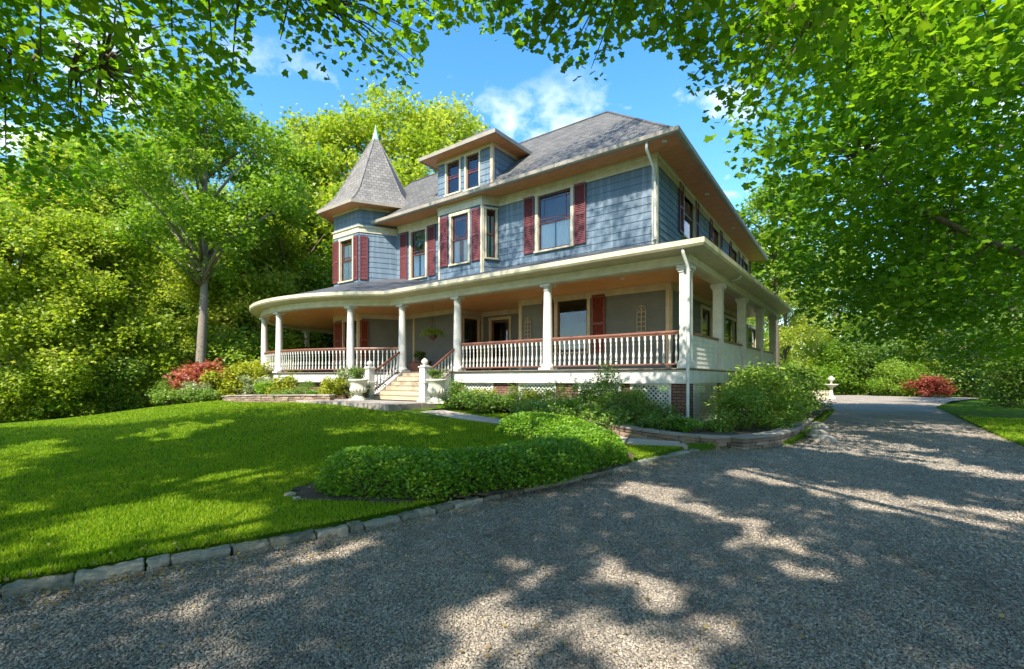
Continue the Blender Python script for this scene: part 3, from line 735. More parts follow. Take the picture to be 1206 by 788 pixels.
# columns
def column_mesh(sq=False):
    mb = MB(); h = 4.20-ZF
    if sq:
        mb.box(-.125, .125, -.125, .125, .14, h-.16); mb.box(-.17, .17, -.17, .17, 0, .14); mb.box(-.15, .15, -.15, .15, .14, .18)
        mb.box(-.15, .15, -.15, .15, h-.16, h-.11); mb.box(-.18, .18, -.18, .18, h-.11, h)
    else:
        mb.box(-.2, .2, -.2, .2, 0, .07); pr = [(.19, .07), (.2, .10), (.19, .13), (.165, .15), (.152, .19)]
        for i in range(9):
            t = i/8; pr.append((.150-.032*t**1.6, .2+(h-.42)*t))
        pr += [(.118, h-.2), (.14, h-.185), (.14, h-.165), (.12, h-.15), (.12, h-.12), (.16, h-.07)]; mb.lathe(pr, 24); mb.box(-.17, .17, -.17, .17, h-.07, h)
    me = mb.mesh('column'); autouv(me); me.materials.append(M['white']); return me
cm, cs = column_mesh(), column_mesh(True)
def arc_ang(px, far=False):
    k = (px-CX)/F; best = None
    for a in np.arange(-290, aj, .1):
        q = H2W(AC[0]+AR*math.cos(R(a)), AC[1]+AR*math.sin(R(a))); e = abs(q[0]/q[1]-k)
        if (q[1] > 23.4) == far and (best is None or e < best[0]): best = (e, a)
    return best[1]
ang = [arc_ang(413), arc_ang(329), arc_ang(311.5), arc_ang(361, True), arc_ang(351, True)-6]
ang[2] = ang[1]-22 if abs(ang[2]-ang[1]) < 8 else ang[2]
print('ANG', ang, 'aj', aj, 'J', J)
FX = [0, -4.04, -7.68, -10.52]; SYS = [3.02, 6.11, 9.3, 12.3]
ap = [(AC[0]+AR*math.cos(R(a)), AC[1]+AR*math.sin(R(a))) for a in ang]
for x in FX[1:]: link('column', cm, None, house, (x, 0, ZF))
for p in ap: link('column', cm, None, house, (p[0], p[1], ZF))
link('column', cs, None, house, (0, 0, ZF))
for y in SYS: link('column', cs, None, house, (0, y, ZF))

# railings: turned balusters, wooden top and bottom rail
def baluster_mesh():
    mb = MB(); mb.box(-.024, .024, -.024, .024, 0, .11); mb.box(-.024, .024, -.024, .024, .60, .71)
    mb.lathe([(.024, .11), (.014, .125), (.030, .16), (.036, .21), (.026, .27), (.017, .33), (.015, .36), (.022, .375), (.015, .39), (.017, .46), (.024, .53), (.016, .565), (.024, .60)], 8, cap=False)
    me = mb.mesh('baluster'); me.materials.append(M['white']); return me
bal = baluster_mesh(); NBAL = 0
def railing(line, gap=.155, foot=False):
    """line of (x,y); total run gets one railing part with rails and balusters"""
    mb = MB(); 
    tr = MB()
    prof_top = [(-.045, ZF+.88), (.045, ZF+.88), (.05, ZF+.91), (.03, ZF+.945), (-.03, ZF+.945), (-.05, ZF+.91)]
    mb.sweep(line, [(-.03, ZF+.84), (.03, ZF+.84), (.03, ZF+.88), (-.03, ZF+.88)]); mb.sweep(line, [(-.035, ZF+.09), (.035, ZF+.09), (.035, ZF+.13), (-.035, ZF+.13)])
    rl_ = build(mb, 'railing', M['rail'], house)
    tr.sweep(line, prof_top); build(tr, 'handrail', M['rail'], rl_)
    global NBAL
    tot = 0; acc = []
    for a, b in zip(line[:-1], line[1:]):
        a = np.array(a); b = np.array(b); acc.append((tot, a, b, np.hypot(*(b-a)))); tot += np.hypot(*(b-a))
    n = max(2, int(tot/gap)); 
    for i in range(n):
        s_ = (i+.5)*tot/n
        for t0, a, b, L_ in acc:
            if t0 <= s_ <= t0+L_: p = a+(b-a)*(s_-t0)/L_; break
        o = link('baluster', bal, None, rl_, (p[0], p[1], ZF+.13)); NBAL += 1
        o.rotation_euler.z = math.atan2((b-a)[1], (b-a)[0])
    return rl_
railing([(-3.86, 0), (-.16, 0)]); railing([(-7.5, 0), (-4.2, 0)])
def arcline(a0, a1): return arc(AR, a0, a1, max(3, int(abs(a1-a0)/3)))
railing([(AC[0]+AR*math.cos(R(ang[0]+1.4)), AC[1]+AR*math.sin(R(ang[0]+1.4)))]+arc(AR, ang[0]+4, aj-.5, 8)+[(-10.7, 0)], .16)
railing(arcline(ang[1]+1.5, ang[0]-1.5), .16)
railing(arcline(ang[2]+1.5, ang[1]-1.5), .19); railing(arcline(ang[3]+1.5, ang[2]-1.5), .42)
print('balusters', NBAL)
# solid side panels
for y0, y1 in zip([0]+SYS[:-1], SYS):
    mb = MB(); fr = Frame((.0, y0+.13), (.0, y1-.13)); siding(mb, fr, ZF+.005, ZF+.86, course=.12, lip=.012); mb.fbox(fr, 0, fr.L, -.06, -.001, ZF+.005, ZF+.86)
    pn = build(mb, 'side_panel', M['white'], house); mb = MB(); mb.fbox(fr, 0, fr.L, -.07, .05, ZF+.86, ZF+.92); build(mb, 'handrail', M['rail'], pn)

# under the porch: brick piers, lattice panels
def lattice(fr, ta, tb, z0, z1):
    mb = MB(); n0, n1 = .0, .018
    mb.fbox(fr, ta, ta+.07, n0, .045, z0, z1); mb.fbox(fr, tb-.07, tb, n0, .045, z0, z1); mb.fbox(fr, ta+.07, tb-.07, n0, .044, z1-.06, z1); mb.fbox(fr, ta+.07, tb-.07, n0, .044, z0, z0+.07)
    H_ = z1-z0; W_ = tb-ta; st = .125
    for sgn, n_ in ((1, .006), (-1, .018)):
        s_ = -H_
        while s_ < W_+H_:
            # line t = ta + s + sgn*(z-z0)
            pts = []
            for z in (z0, z1): pts.append((ta+s_+(z-z0 if sgn > 0 else H_-(z-z0)), z))
            (u0, v0), (u1, v1) = pts
            def clip(u0, v0, u1, v1):
                lo, hi = 0, 1; du = u1-u0
                for q, r_ in ((ta+.03, 1), (tb-.03, -1)):
                    t = (q-u0)/du
                    if (du > 0) == (r_ > 0): lo = max(lo, t)
                    else: hi = min(hi, t)
                return lo, hi
            lo, hi = clip(u0, v0, u1, v1)
            if hi-lo > .02: mb.bar(fr.p(u0+(u1-u0)*lo, n_, v0+(v1-v0)*lo), fr.p(u0+(u1-u0)*hi, n_, v0+(v1-v0)*hi), .038, .01, up=(fr.N[0], fr.N[1], 0))
            s_ += st
    return build(mb, 'lattice_panel', M['white'], house)
ff = Frame((-10.9, .02), (0, .02)); piers = MB()
fs_ = Frame((-.02, 0), (-.02, 13.3))
for c in (-7.05, -5.55, -4.1, -2.5, -.95):
    pass
def pier(fr, ta, tb, dep=.3):
    mb = MB(); mb.fbox(fr, ta, tb, -dep, .03, -.1, 1.299); build(mb, 'brick_pier', M['brick'], house)
segs = [(-7.35, -6.1), (-5.1, -3.75), (-3.0, -1.7), (-1.45, -.36)]
for a, b in segs: lattice(ff, a+10.9, b+10.9, .42, 1.30)
for a, b in ((-7.6, -7.35), (-6.1, -5.1), (-3.75, -3.0), (-1.7, -1.45), (-.36, .08)): pier(ff, a+10.9, b+10.9)
piers = MB()
mb = MB()
for y0, y1 in zip([.5]+[v+.25 for v in SYS[:-1]], [v-.25 for v in SYS]): lattice(fs_, y0, y1, .2, 1.3)
for y in [.18]+SYS: pier(fs_, y-.24, y+.24)
mb = MB(); mb.sweep(arc(AR-.05, -285, aj, 40)+[(-10.7, -.05)], [(0, 0), (0, 1.3), (-.25, 1.3), (-.25, 0)]); build(mb, 'foundation_wall', M['brick'], house)
lf = Frame(arc(AR-.02, -62, aj, 1)[0], (-10.75, .02)); lattice(lf, .1, lf.L-.05, .5, 1.3)
mb = MB(); mb.box(-9.9, -1.6, 2.2, 2.4, 0, 1.5); build(mb, 'inner_foundation', M['brick'], house)

# steps with stair rails and newel posts
mb = MB(); X0, X1 = -10.32, -7.92; NR = 6; rise = (ZF-.72)/NR; tr_ = .25
for i in range(NR-1):
    z = ZF-rise*(i+1); y = -.17-tr_*(i+1)
    mb.box(X0-.1*0, X1, y-.03, y+tr_+.02, z-.04, z)
build(mb, 'step_tread', M['step'], house, bevel=.008)
mb = MB()
for i in range(NR):
    z = ZF-rise*(i+1); y = -.17-tr_*i-.015
    mb.box(X0+.02, X1-.02, y-.012, y+.012, z, z+rise-.041)
build(mb, 'step_riser', M['tan'], house)
yn = -.17-tr_*(NR-1)-.05
mb = MB()
for x in (X0-.09, X1+.02):
    mb.hexa([(x, -.17, .6), (x+.07, -.17, .6), (x+.07, yn+.1, .55), (x, yn+.1, .55), (x, -.17, ZF), (x+.07, -.17, ZF), (x+.07, yn+.1, .86), (x, yn+.1, .86)])
build(mb, 'stair_stringer', M['white'], house)
def newel(x):
    mb = MB(); w_ = .12; b = .66
    mb.box(x-.18, x+.18, yn-.18, yn+.18, b, b+.07); mb.box(x-.15, x+.15, yn-.15, yn+.15, b+.07, b+.16); mb.box(x-w_, x+w_, yn-w_, yn+w_, b+.16, b+1.12)
    mb.box(x-.14, x+.14, yn-.14, yn+.14, b+.62, b+.66); mb.box(x-.15, x+.15, yn-.15, yn+.15, b+1.12, b+1.16); mb.box(x-.1, x+.1, yn-.1, yn+.1, b+1.16, b+1.2)
    o = build(mb, 'newel_post', M['white'], house, bevel=.006)
    mb = MB(); mb.lathe([(.05, b+1.2), (.05, b+1.22), (.09, b+1.25), (.11, b+1.30), (.09, b+1.36), (.03, b+1.40), (.02, b+1.42)], 16, x, yn); build(mb, 'finial', M['white'], o)
for x in (X0-.2, X1+.2): newel(x)
for x in (X0-.2, X1+.2):
    mb = MB(); a = Vector((x, -.05, ZF+.80)); b = Vector((x, yn+.1, 1.62)); mb.bar(a, b, .07, .055)
    r = build(mb, 'stair_handrail', M['rail'], house)
    mb = MB(); a2 = a-Vector((0, 0, .66)); b2 = b-Vector((0, 0, .66)); mb.bar(a2, b2, .05, .04); build(mb, 'bottom_rail', M['rail'], r)
    for i in range(9):
        t = (i+.5)/9; p = a2.lerp(b2, t); o = link('baluster', bal, None, r, (p.x, p.y, p.z)); o.scale.z = .9

# downspouts
def spout(pts, name='downspout'):
    mb = MB(); mb.tube(pts, .042, 10); build(mb, name, M['spout'], house)
spout([(-1.68, 1.72, 8.42), (-1.70, 1.75, 8.22), (-1.72, 2.42, 7.85), (-1.73, 2.50, 7.6), (-1.73, 2.50, 5.72), (-1.73, 2.35, 5.66)])
spout([(.08, -.50, 4.55), (.08, -.48, 4.40), (.10, -.22, 4.15), (.11, -.19, 4.0), (.11, -.21, 1.7), (.11, -.24, .36), (.16, -.42, .30)])
spout([(.52, 3.6, 4.56), (.45, 3.6, 4.44), (.2, 3.6, 4.36)])
for x, y in [(-2.2, 1.2), (-5.2, 1.2), (-8.8, 1.2)]+[(AC[0]+5.9*math.cos(R(a)), AC[1]+5.9*math.sin(R(a))) for a in (-70, -100, -130)]:
    mb = MB(); mb.lathe([(.06, ZC-.012), (.07, ZC-.02), (.07, ZC-.002)], 12, x, y); build(mb, 'ceiling_light', M['light'], house)
mb = MB(); mb.lathe([(.03, ZC), (.03, ZC-.12), (.10, ZC-.16), (.13, ZC-.24), (.09, ZC-.31), (.02, ZC-.33)], 16, -.6, 5.2); build(mb, 'porch_lamp', M['light'], house)

# ------------------------------------------------------------------ paths, beds, garden walls
def poly_sheet(name, poly, m, dz, st=.12):
    xs = [p[0] for p in poly]; ys = [p[1] for p in poly]
    me = grid_mesh(name, min(xs), max(xs)+st, min(ys), max(ys)+st, st, lambda X, Y: ground(X, Y)+dz, lambda X, Y: in_poly(X, Y, poly))
    return tag(link(name, me, m), kind='structure')
BED_R = [(.55, 13.6), (1.3, 12.2), (2.1, 11.3), (2.9, 10.4), (4.1, 9.95), (5.3, 10.35), (6.6, 11.9), tuple(H2W(2.2, 2.5)), tuple(H2W(2.2, 14)), tuple(H2W(.2, 14)), tuple(H2W(.2, .1)), tuple(H2W(-7.3, .1)), tuple(H2W(-7.3, -1.2))]
BED_L = [tuple(H2W(-10.9, -.9)), (-5.6, 16.1), (-7.2, 16.4), (-9.0, 17.2), (-10.8, 18.6), (-13.0, 21), (-14, 26), (-9, 26), (-9, 20), tuple(H2W(-10.9, .2))]
HEDGE_BED = [(-2.62, 5.8), (-2.35, 5.3), (-1.2, 5.12), (-.1, 5.6), (1.3, 6.9), (2.1, 8.2), (2.1, 9.5), (1.0, 11), (0, 11.2), (-.1, 10.2), (.6, 9.3), (.6, 8.4), (-.3, 7.2), (-1.2, 6.9), (-2.4, 6.6)]
poly_sheet('bed_mulch', BED_R, M['mulch'], .13); poly_sheet('bed_mulch', BED_L, M['mulch'], .03); poly_sheet('bed_mulch', HEDGE_BED, M['mulch'], .012)

def stone_wall(name, line, h, thick, label, capt=.05, over=.03, bl=(.18, .42)):
    """dry stone wall along 3D points given at its top; courses of blocks with caps"""
    top = empty(name, (line[0][0], line[0][1], 0)); tag(top, label, 'garden wall')
    body = MB(); caps = MB(); O = line[0]; rr = random.Random(len(label))
    P = [Vector((x-O[0], y-O[1], z)) for x, y, z in line]
    # resample with Catmull-Rom
    Q = []
    for i in range(len(P)-1):
        p0 = P[max(i-1, 0)]; p1 = P[i]; p2 = P[i+1]; p3 = P[min(i+2, len(P)-1)]
        for k in range(12):
            t = k/12; Q.append(.5*((2*p1)+(p2-p0)*t+(2*p0-5*p1+4*p2-p3)*t*t+(3*p1-p0-3*p2+p3)*t**3))
    Q.append(P[-1])
    cum = [0]
    for a, b in zip(Q[:-1], Q[1:]): cum.append(cum[-1]+(b-a).length)
    def at(s_):
        s_ = min(max(s_, 0), cum[-1]-1e-4); i = max(k for k in range(len(cum)) if cum[k] <= s_); i = min(i, len(Q)-2)
        p = Q[i].lerp(Q[i+1], (s_-cum[i])/(cum[i+1]-cum[i])); a = at_dir(s_); return p, a
    def at_dir(s_):
        i = max(k for k in range(len(cum)) if cum[k] <= s_); i = min(i, len(Q)-2)
        a = Q[max(i-3, 0)]; b = Q[min(i+4, len(Q)-1)]; d = (b-a); d.z = 0; d.normalize(); return Vector((d.y, -d.x, 0))
    def block(mb, s0, s1, o0, o1, z0, z1, j):
        (a, na), (b, nb) = at(s0), at(s1); r = lambda: rr.uniform(-j, j)
        c = []
        for dz in (z0, z1):
            for p, n, o in ((a, na, o0+r()), (b, nb, o0+r()), (b, nb, o1), (a, na, o1)):
                q = p+n*o; c.append((q.x, q.y, p.z+dz+r()*.4))
        mb.hexa([c[0], c[1], c[2], c[3], c[4], c[5], c[6], c[7]] )
    nc = max(2, round(h/.085)); ch = h/nc
    for c in range(nc):
        s_ = -rr.uniform(0, .2)
        while s_ < cum[-1]:
            L_ = rr.uniform(*bl); a = max(s_, 0); b = min(s_+L_, cum[-1])
            if b-a > .04: block(body, a+.004, b-.004, thick/2, -thick/2, -capt-h+c*ch+.003, -capt-h+(c+1)*ch-.003, .012)
            s_ += L_
    s_ = 0
    while s_ < cum[-1]-.05:
        L_ = rr.uniform(.35, .8); b = min(s_+L_, cum[-1]); block(caps, s_+.004, b-.004, thick/2+over, -thick/2-over, -capt+.003, 0, .01); s_ = b
    o = build(body, 'stonework', M['wallstone'], top, bevel=.008); roughen(o, 1, .03, .1); c = build(caps, 'coping', M['cap'], top, bevel=.01); roughen(c, 2, .025, .15)
    return top
stone_wall('garden_wall', [(.75, 12.7, .64), (1.35, 11.9, .56), (2.0, 11.1, .47), (2.75, 10.35, .36), (3.75, 9.95, .27), (4.75, 10.1, .23)], .30, .26, 'low curved stone retaining wall edging the shrub bed below the front porch')
stone_wall('garden_wall', [(4.5, 9.75, .26), (5.4, 10.25, .27), (6.3, 11.2, .27), tuple(H2W(2.1, 2.0))+(.27,), tuple(H2W(2.1, 4.5))+(.27,)], .30, .30, 'rough fieldstone edging wall at the house corner beside the gravel drive')
stone_wall('garden_wall', [(-11.1, 18.9, .76), (-10.0, 17.6, .84), (-8.6, 16.8, .88), (-7.1, 16.35, .90), (-5.9, 16.0, .91)], .32, .25, 'low brown stone wall at the lawn edge in front of the round porch')
# steppingstone landing and path
def flags(name, cells, z, label=None):
    mb = MB()
    for c in cells: mb.faces([(x, y, gz(x, y)+z-.08) for x, y in c]+[(x, y, gz(x, y)+z) for x, y in c], [tuple(range(len(c)))[::-1], tuple(range(len(c), 2*len(c)))]+[(i, (i+1) % len(c), len(c)+(i+1) % len(c), len(c)+i) for i in range(len(c))])
    o = build(mb, name, M['flag'], bevel=.008); tag(o, kind='structure'); return o
def strip_cells(line, wd, seg, rows=2, seed=1):
    rr = random.Random(seed); P = [Vector((*p, 0)) for p in line]; Q = []
    for a, b in zip(P[:-1], P[1:]):
        n = max(1, int((b-a).length/seg))
        for k in range(n): Q.append(a.lerp(b, k/n))
    Q.append(P[-1]); out = []; nr = []
    for i in range(len(Q)):
        d = (Q[min(i+1, len(Q)-1)]-Q[max(i-1, 0)]).normalized(); nr.append(Vector((-d.y, d.x, 0)))
    cuts = [[rr.uniform(-.12, .12) for _ in range(rows+1)] for _ in Q]
    for i in range(len(Q)-1):
        for r_ in range(rows):
            o0 = wd*(r_/rows-.5)+.015; o1 = wd*((r_+1)/rows-.5)-.015; s0 = .018
            sh0 = (r_ % 2)*seg*.4 if 0 < i else 0; 
            d = (Q[i+1]-Q[i])
            a = Q[i]+d*(s0+cuts[i][r_]*.5+.06); b = Q[i+1]+d*(cuts[i+1][r_]*.5-s0+.06)
            out.append([(a+nr[i]*o0)[:2], (b+nr[i+1]*o0)[:2], (b+nr[i+1]*o1)[:2], (a+nr[i]*o1)[:2]])
    return out
PATH_G = [(-2.3, 13.7), (-1.0, 12.6), (.1, 11.9), (1.2, 10.9), (2.3, 9.95), (3.35, 9.72)]
flags('flagstone_path', strip_cells(PATH_G, .85, .62, 2, 5), .022)
lc = []
for i in range(5):
    for j in range(3):
        x0 = -11.6+i*.95; y0 = yn-.35-j*.6; lc.append([tuple(H2W(x0+.01, y0-.58)), tuple(H2W(x0+.94, y0-.58)), tuple(H2W(x0+.94, y0)), tuple(H2W(x0+.01, y0))])
mb = MB()
for c in lc: mb.faces([(x, y, .5) for x, y in c]+[(x, y, .715) for x, y in c], [(3, 2, 1, 0), (4, 5, 6, 7), (0, 1, 5, 4), (1, 2, 6, 5), (2, 3, 7, 6), (3, 0, 4, 7)])
tag(build(mb, 'stone_landing', M['cap'], bevel=.01), kind='structure')

# ------------------------------------------------------------------ foliage
def leaf_shape(kind):
    if kind == 'maple':
        pts = [(0, .06), (.20, 0), (.42, .04), (.40, .26), (.56, .50), (.33, .56), (.22, .70), (0, 1.0)]
        full = pts+[(-x, y) for x, y in pts[-2:0:-1]]
        return np.array([(x, y-.4, -.12*abs(x)) for x, y in full], float)
    if kind == 'quad': return np.array([(0, -.5, 0), (.34, 0, .06), (0, .5, 0), (-.34, 0, .06)], float)
    if kind == 'clump':   # little spray of three leaflets in one face
        return np.array([(0, -.5, 0), (.28, -.12, .08), (.55, .12, -.04), (.16, .14, .04), (0, .55, -.06), (-.18, .12, .04), (-.5, .2, -.04), (-.26, -.14, .08)], float)
    if kind == 'long': return np.array([(0, -.55, 0), (.15, -.1, .03), (.12, .25, 0), (0, .55, -.1), (-.12, .25, 0), (-.15, -.1, .03)], float)
    if kind == 'blade': return np.array([(-.5, 0, 0), (.5, 0, 0), (.1, 1, 0)], float)
SH = {k: leaf_shape(k) for k in ('maple', 'quad', 'clump', 'long', 'blade')}
def leaves(centers, size, kind, up=.6, rg=rng, svar=.35):
    """one leaf face at every centre, blades turned up by 'up'"""
    n = len(centers); s = SH[kind]; k = len(s)
    nrm = rg.normal(size=(n, 3)); nrm[:, 2] = np.abs(nrm[:, 2])+up*1.6; nrm /= np.linalg.norm(nrm, axis=1)[:, None]
    t = rg.normal(size=(n, 3)); t -= nrm*np.sum(t*nrm, 1)[:, None]; t /= np.linalg.norm(t, axis=1)[:, None]
    b = np.cross(nrm, t); sz = size*(1+svar*rg.uniform(-1, 1, n))[:, None, None]
    P = centers[:, None, :]+sz*(s[None, :, 0:1]*t[:, None]+s[None, :, 1:2]*b[:, None]+s[None, :, 2:3]*nrm[:, None])
    return P.reshape(-1, 3), k
def leaf_obj(name, centers, size, kind, m, parent=None, up=.6, rg=rng, loc=None):
    v, k = leaves(centers, size, kind, up, rg); me = fast_mesh(name, v, k); me.materials.append(m)
    o = bpy.data.objects.new(name, me); C.objects.link(o); o.parent = parent
    if loc is not None: o.location = loc
    return o
def clusters(hubs, per, spread, rg, flat=.45):
    n = len(hubs); off = rg.normal(size=(n, per, 3))*spread; off[..., 2] *= flat
    tilt = rg.normal(size=(n, 1, 2))*.35
    off[..., 2] += off[..., 0]*tilt[..., 0]+off[..., 1]*tilt[..., 1]
    return (hubs[:, None, :]+off).reshape(-1, 3)
def in_blobs(blobs, n, rg, shell=.55):
    """points in the outer part of ellipsoids (cx,cy,cz,rx,ry,rz)"""
    B = np.array(blobs, float); vol = B[:, 3]*B[:, 4]*B[:, 5]; pick = rg.choice(len(B), n, p=vol**.75/np.sum(vol**.75))
    d = rg.normal(size=(n, 3)); d /= np.linalg.norm(d, axis=1)[:, None]; r = (shell**3+(1-shell**3)*rg.uniform(size=n))**(1/3)
    return B[pick, :3]+d*r[:, None]*B[pick, 3:]

def tree_proto(seed, h=16, rad=5.2, base=.28, m='l_wood', lean=0, nleaf=9000, lsize=.34, bark='bark', trunk_r=.28, kind='clump'):
    rg = np.random.default_rng(seed); rr = random.Random(seed)
    root = empty('broadleaf_tree', (0, 0, 0))
    mb = MB(); top = Vector((lean, lean*.4, h*.82)); pts = []; 
    for i in range(9):
        t = i/8; pts.append(Vector((lean*t*t+math.sin(t*5+seed)*.12, math.cos(t*4+seed)*.12, -.4+(h*.85+.4)*t)))
    mb.tube(pts, [trunk_r*(1.25 if i == 0 else 1-.1*i) for i in range(9)], 9)
    blobs = []; nb = 26
    for i in range(nb):
        t = base+(1-base)*(i+.5)/nb; prof = math.sin(math.pi*min(1, (1-t)/(1-base)*.92+.08))**.6
        a = i*2.4+rr.uniform(-.5, .5); rd = rad*prof*rr.uniform(.35, .86); br_r = rad*rr.uniform(.22, .36)*max(.5, prof)
        c = (rd*math.cos(a)+lean*t, rd*math.sin(a), h*t*.96); blobs.append((*c, br_r, br_r, br_r*.72))
        z0 = max(h*base*.6, c[2]-rd*.9-.6); z0 = max(z0, h*base*.88); s_ = Vector((lean*(z0/h)**2, 0, z0)); e = Vector(c)
        mid = s_.lerp(e, .5)+Vector((0, 0, .25)); mb.tube([s_, mid, e], [trunk_r*.34, trunk_r*.22, .03], 5)
    blobs.append((lean, 0, h*.9, rad*.4, rad*.4, rad*.38))
    hubs = in_blobs(blobs, nleaf//16, rg, .4); cen = clusters(hubs, 16, .36, rg)
    leaf_obj('crown', cen, lsize, kind, M[m], root, .35, rg); build(mb, 'trunk', M[bark], root, uv=False)
    return root
def understory_proto(seed, h=5, rad=3, m='l_wood', nleaf=13000, lsize=.145):
    rg = np.random.default_rng(seed); rr = random.Random(seed); root = empty('understory_tree', (0, 0, 0)); mb = MB(); blobs = []
    for i in range(9):
        a = i*2.4; t = (i+.5)/9; rd = rad*rr.uniform(.2, .7); c = (rd*math.cos(a), rd*math.sin(a), h*(.12+.78*t)); r_ = rad*rr.uniform(.35, .5)
        blobs.append((*c, r_, r_, r_*.7)); mb.tube([(0, 0, -.2), (c[0]*.35, c[1]*.35, c[2]*.5), c], [.07, .05, .015], 5)
    hubs = in_blobs(blobs, nleaf//12, rg, .4); cen = clusters(hubs, 12, .26, rg); cen = cen[cen[:, 2] > .02]
    leaf_obj('foliage', cen, lsize, 'clump', M[m], root, .35, rg); build(mb, 'stem', M['bark'], root, uv=False)
    return root
def put(proto, X, Y, s_=1, rz=0, label=None, cat=None, group=None, z=None, first=set(), m=None, name=None):
    o = proto if proto.name not in first else copy_tree(proto)
    first.add(proto.name)
    if name: o.name = name
    o.location = (X, Y, gz(X, Y) if z is None else z); sc = s_ if hasattr(s_, '__len__') else (s_, s_, s_); o.scale = sc; o.rotation_euler.z = rz
    tag(o, label, cat, group)
    return o
def pxy(px, Y): return (px-CX)/F*Y, Y

# background woods -------------------------------------------------
T = [tree_proto(21, 18, 6.0, .12, 'l_wood', .5, 30000, .235), tree_proto(22, 20, 5.4, .18, 'l_wood', -.6, 30000, .235), tree_proto(23, 17, 6.2, .10, 'l_green', .2, 30000, .235)]
TG = tree_proto(24, 21, 6.4, .44, 'l_green', .4, 30000, .235, 'palebark', .34)
far = 'trees of the wood behind the lawn'
wood_l = [  # column, distance, proto, scale, label
 (-60, 31, 2, .9, 'deep green tree at the left edge of the photo closest to the lawn'),
 (20, 34, 0, .9, 'broad yellow green tree just right of the left edge of the photo'),
 (75, 31, 1, .9, 'bright yellow green tree above the far left lawn edge'),
 (128, 34, 0, 1.0, 'tall sunny tree standing back in the wood, left of the bare grey trunk'),
 (165, 33, 2, .85, 'bushy tree left of the pale bare trunk, its crown reaching low'),
 (205, 40, 1, 1.1, 'far wood tree whose top shows behind the bare grey trunk'),
 (292, 31, 0, .74, 'rounded yellow green tree between the pale trunk and the round porch'),
 (345, 33, 2, 1.05, 'dense green tree rising beyond the left eave of the turret roof'),
 (392, 36, 1, 1.08, 'tall tree whose crown shows left of the turret spire'),
 (455, 37, 0, 1.28, 'tall pale green tree directly behind the turret spire'),
 (520, 40, 1, 1.26, 'highest tree behind the roof between the turret and the dormer'),
 (618, 62, 2, .98, 'tree top just peeping over the main roof right of the dormer'),
 (-120, 33, 1, .95, 'wood tree beyond the left border of the picture'),
 (250, 52, 0, 1.15, 'distant sunlit tree high behind the bare grey trunk')]
for px, Y, k, s_, lb in wood_l: put(T[k], *pxy(px, Y), s_, px*.37, lb, 'tree', far, z=-.9 if Y < 45 else -1.0)
put(TG, *pxy(236, 24.5), (.8, .8, .78), .4, 'tall tree with a bare pale grey trunk behind the red leaved shrub', 'tree', far, z=-.2)
wood_r = [
 (925, 47, 0, .80, 'sunny tree just right of the porch roof end'),
 (985, 60, 1, .95, 'tall bright tree above the far end of the drive'),
 (1040, 50, 2, .70, 'green tree closing the view at the end of the drive'),
 (1105, 44, 0, .80, 'yellow green tree rising behind the red shrub right of the drive'),
 (1170, 52, 2, 1.0, 'tall green tree behind the dark evergreen'),
 (1240, 40, 1, .9, 'wood tree at the right border of the picture'),
 (880, 66, 2, 1.0, 'distant tree seen low behind the far porch posts')]
for px, Y, k, s_, lb in wood_r: put(T[k], *pxy(px, Y), s_, px*.31, lb, 'tree', 'trees beyond the end of the drive', z=-.3)
T4 = tree_proto(26, 10.5, 3.6, .0, 'l_wood', .3, 24000, .19)
for px, Y, s_, lb in [(18, 21.5, .9, 'young sunny tree just inside the wood at the far left of the lawn'), (78, 22.5, .9, 'young feathery tree in the wood behind the left lawn edge'), (128, 23.5, .9, 'young bright tree left of the pale trunk, leafy to the ground'), (196, 32, 1.15, 'leafy young tree close behind the pale trunk on its left'), (303, 30, 1.1, 'young tree just right of the pale trunk above the yellow bushes'), (325, 33, 1.25, 'young tree rising behind the left end of the round porch')]:
    put(T4, *pxy(px, Y), s_, px*.9, lb, 'tree', far, z=-.6)
TE = tree_proto(31, 12, 4.6, .02, 'l_dark', 0, 16000, .24, kind='long')
put(TE, *pxy(1190, 27), (1., 1., .95), .3, 'dark dense evergreen reaching the ground at the right edge of the lawn', 'tree', z=0)
for i, (X, Y, k, s_, lb) in enumerate([(-26, -24, 0, .9, 'unseen tree added behind the viewer for the left house windows to mirror'), (-14, -30, 1, .9, 'unseen tree added behind the viewer left of the drive entrance for window reflections'), (-3, -27, 2, .9, 'unseen tree added behind the viewer for the bay window to mirror'), (8, -25, 0, .85, 'unseen tree added behind the viewer for the big upper window to mirror'), (19, -22, 1, .9, 'unseen tree added behind the viewer beyond the right lawn for window reflections'), (30, -8, 2, .95, 'unseen tree added right of the viewer beyond the lawn for window reflections')]):
    put(T[k], X, Y, s_, i*1.3, lb, 'tree', 'unseen trees added around the viewer for window reflections', z=-.3)  # put in out of view so the window glass has something to reflect
# tall thin trunk beside the far porch post
TS = tree_proto(33, 15, 3.2, .5, 'l_green', 0, 6000, .3, 'bark', .3)
put(TS, *pxy(911, 33), 1, 1, 'slim dark trunked tree beside the last porch post', 'tree', z=0)

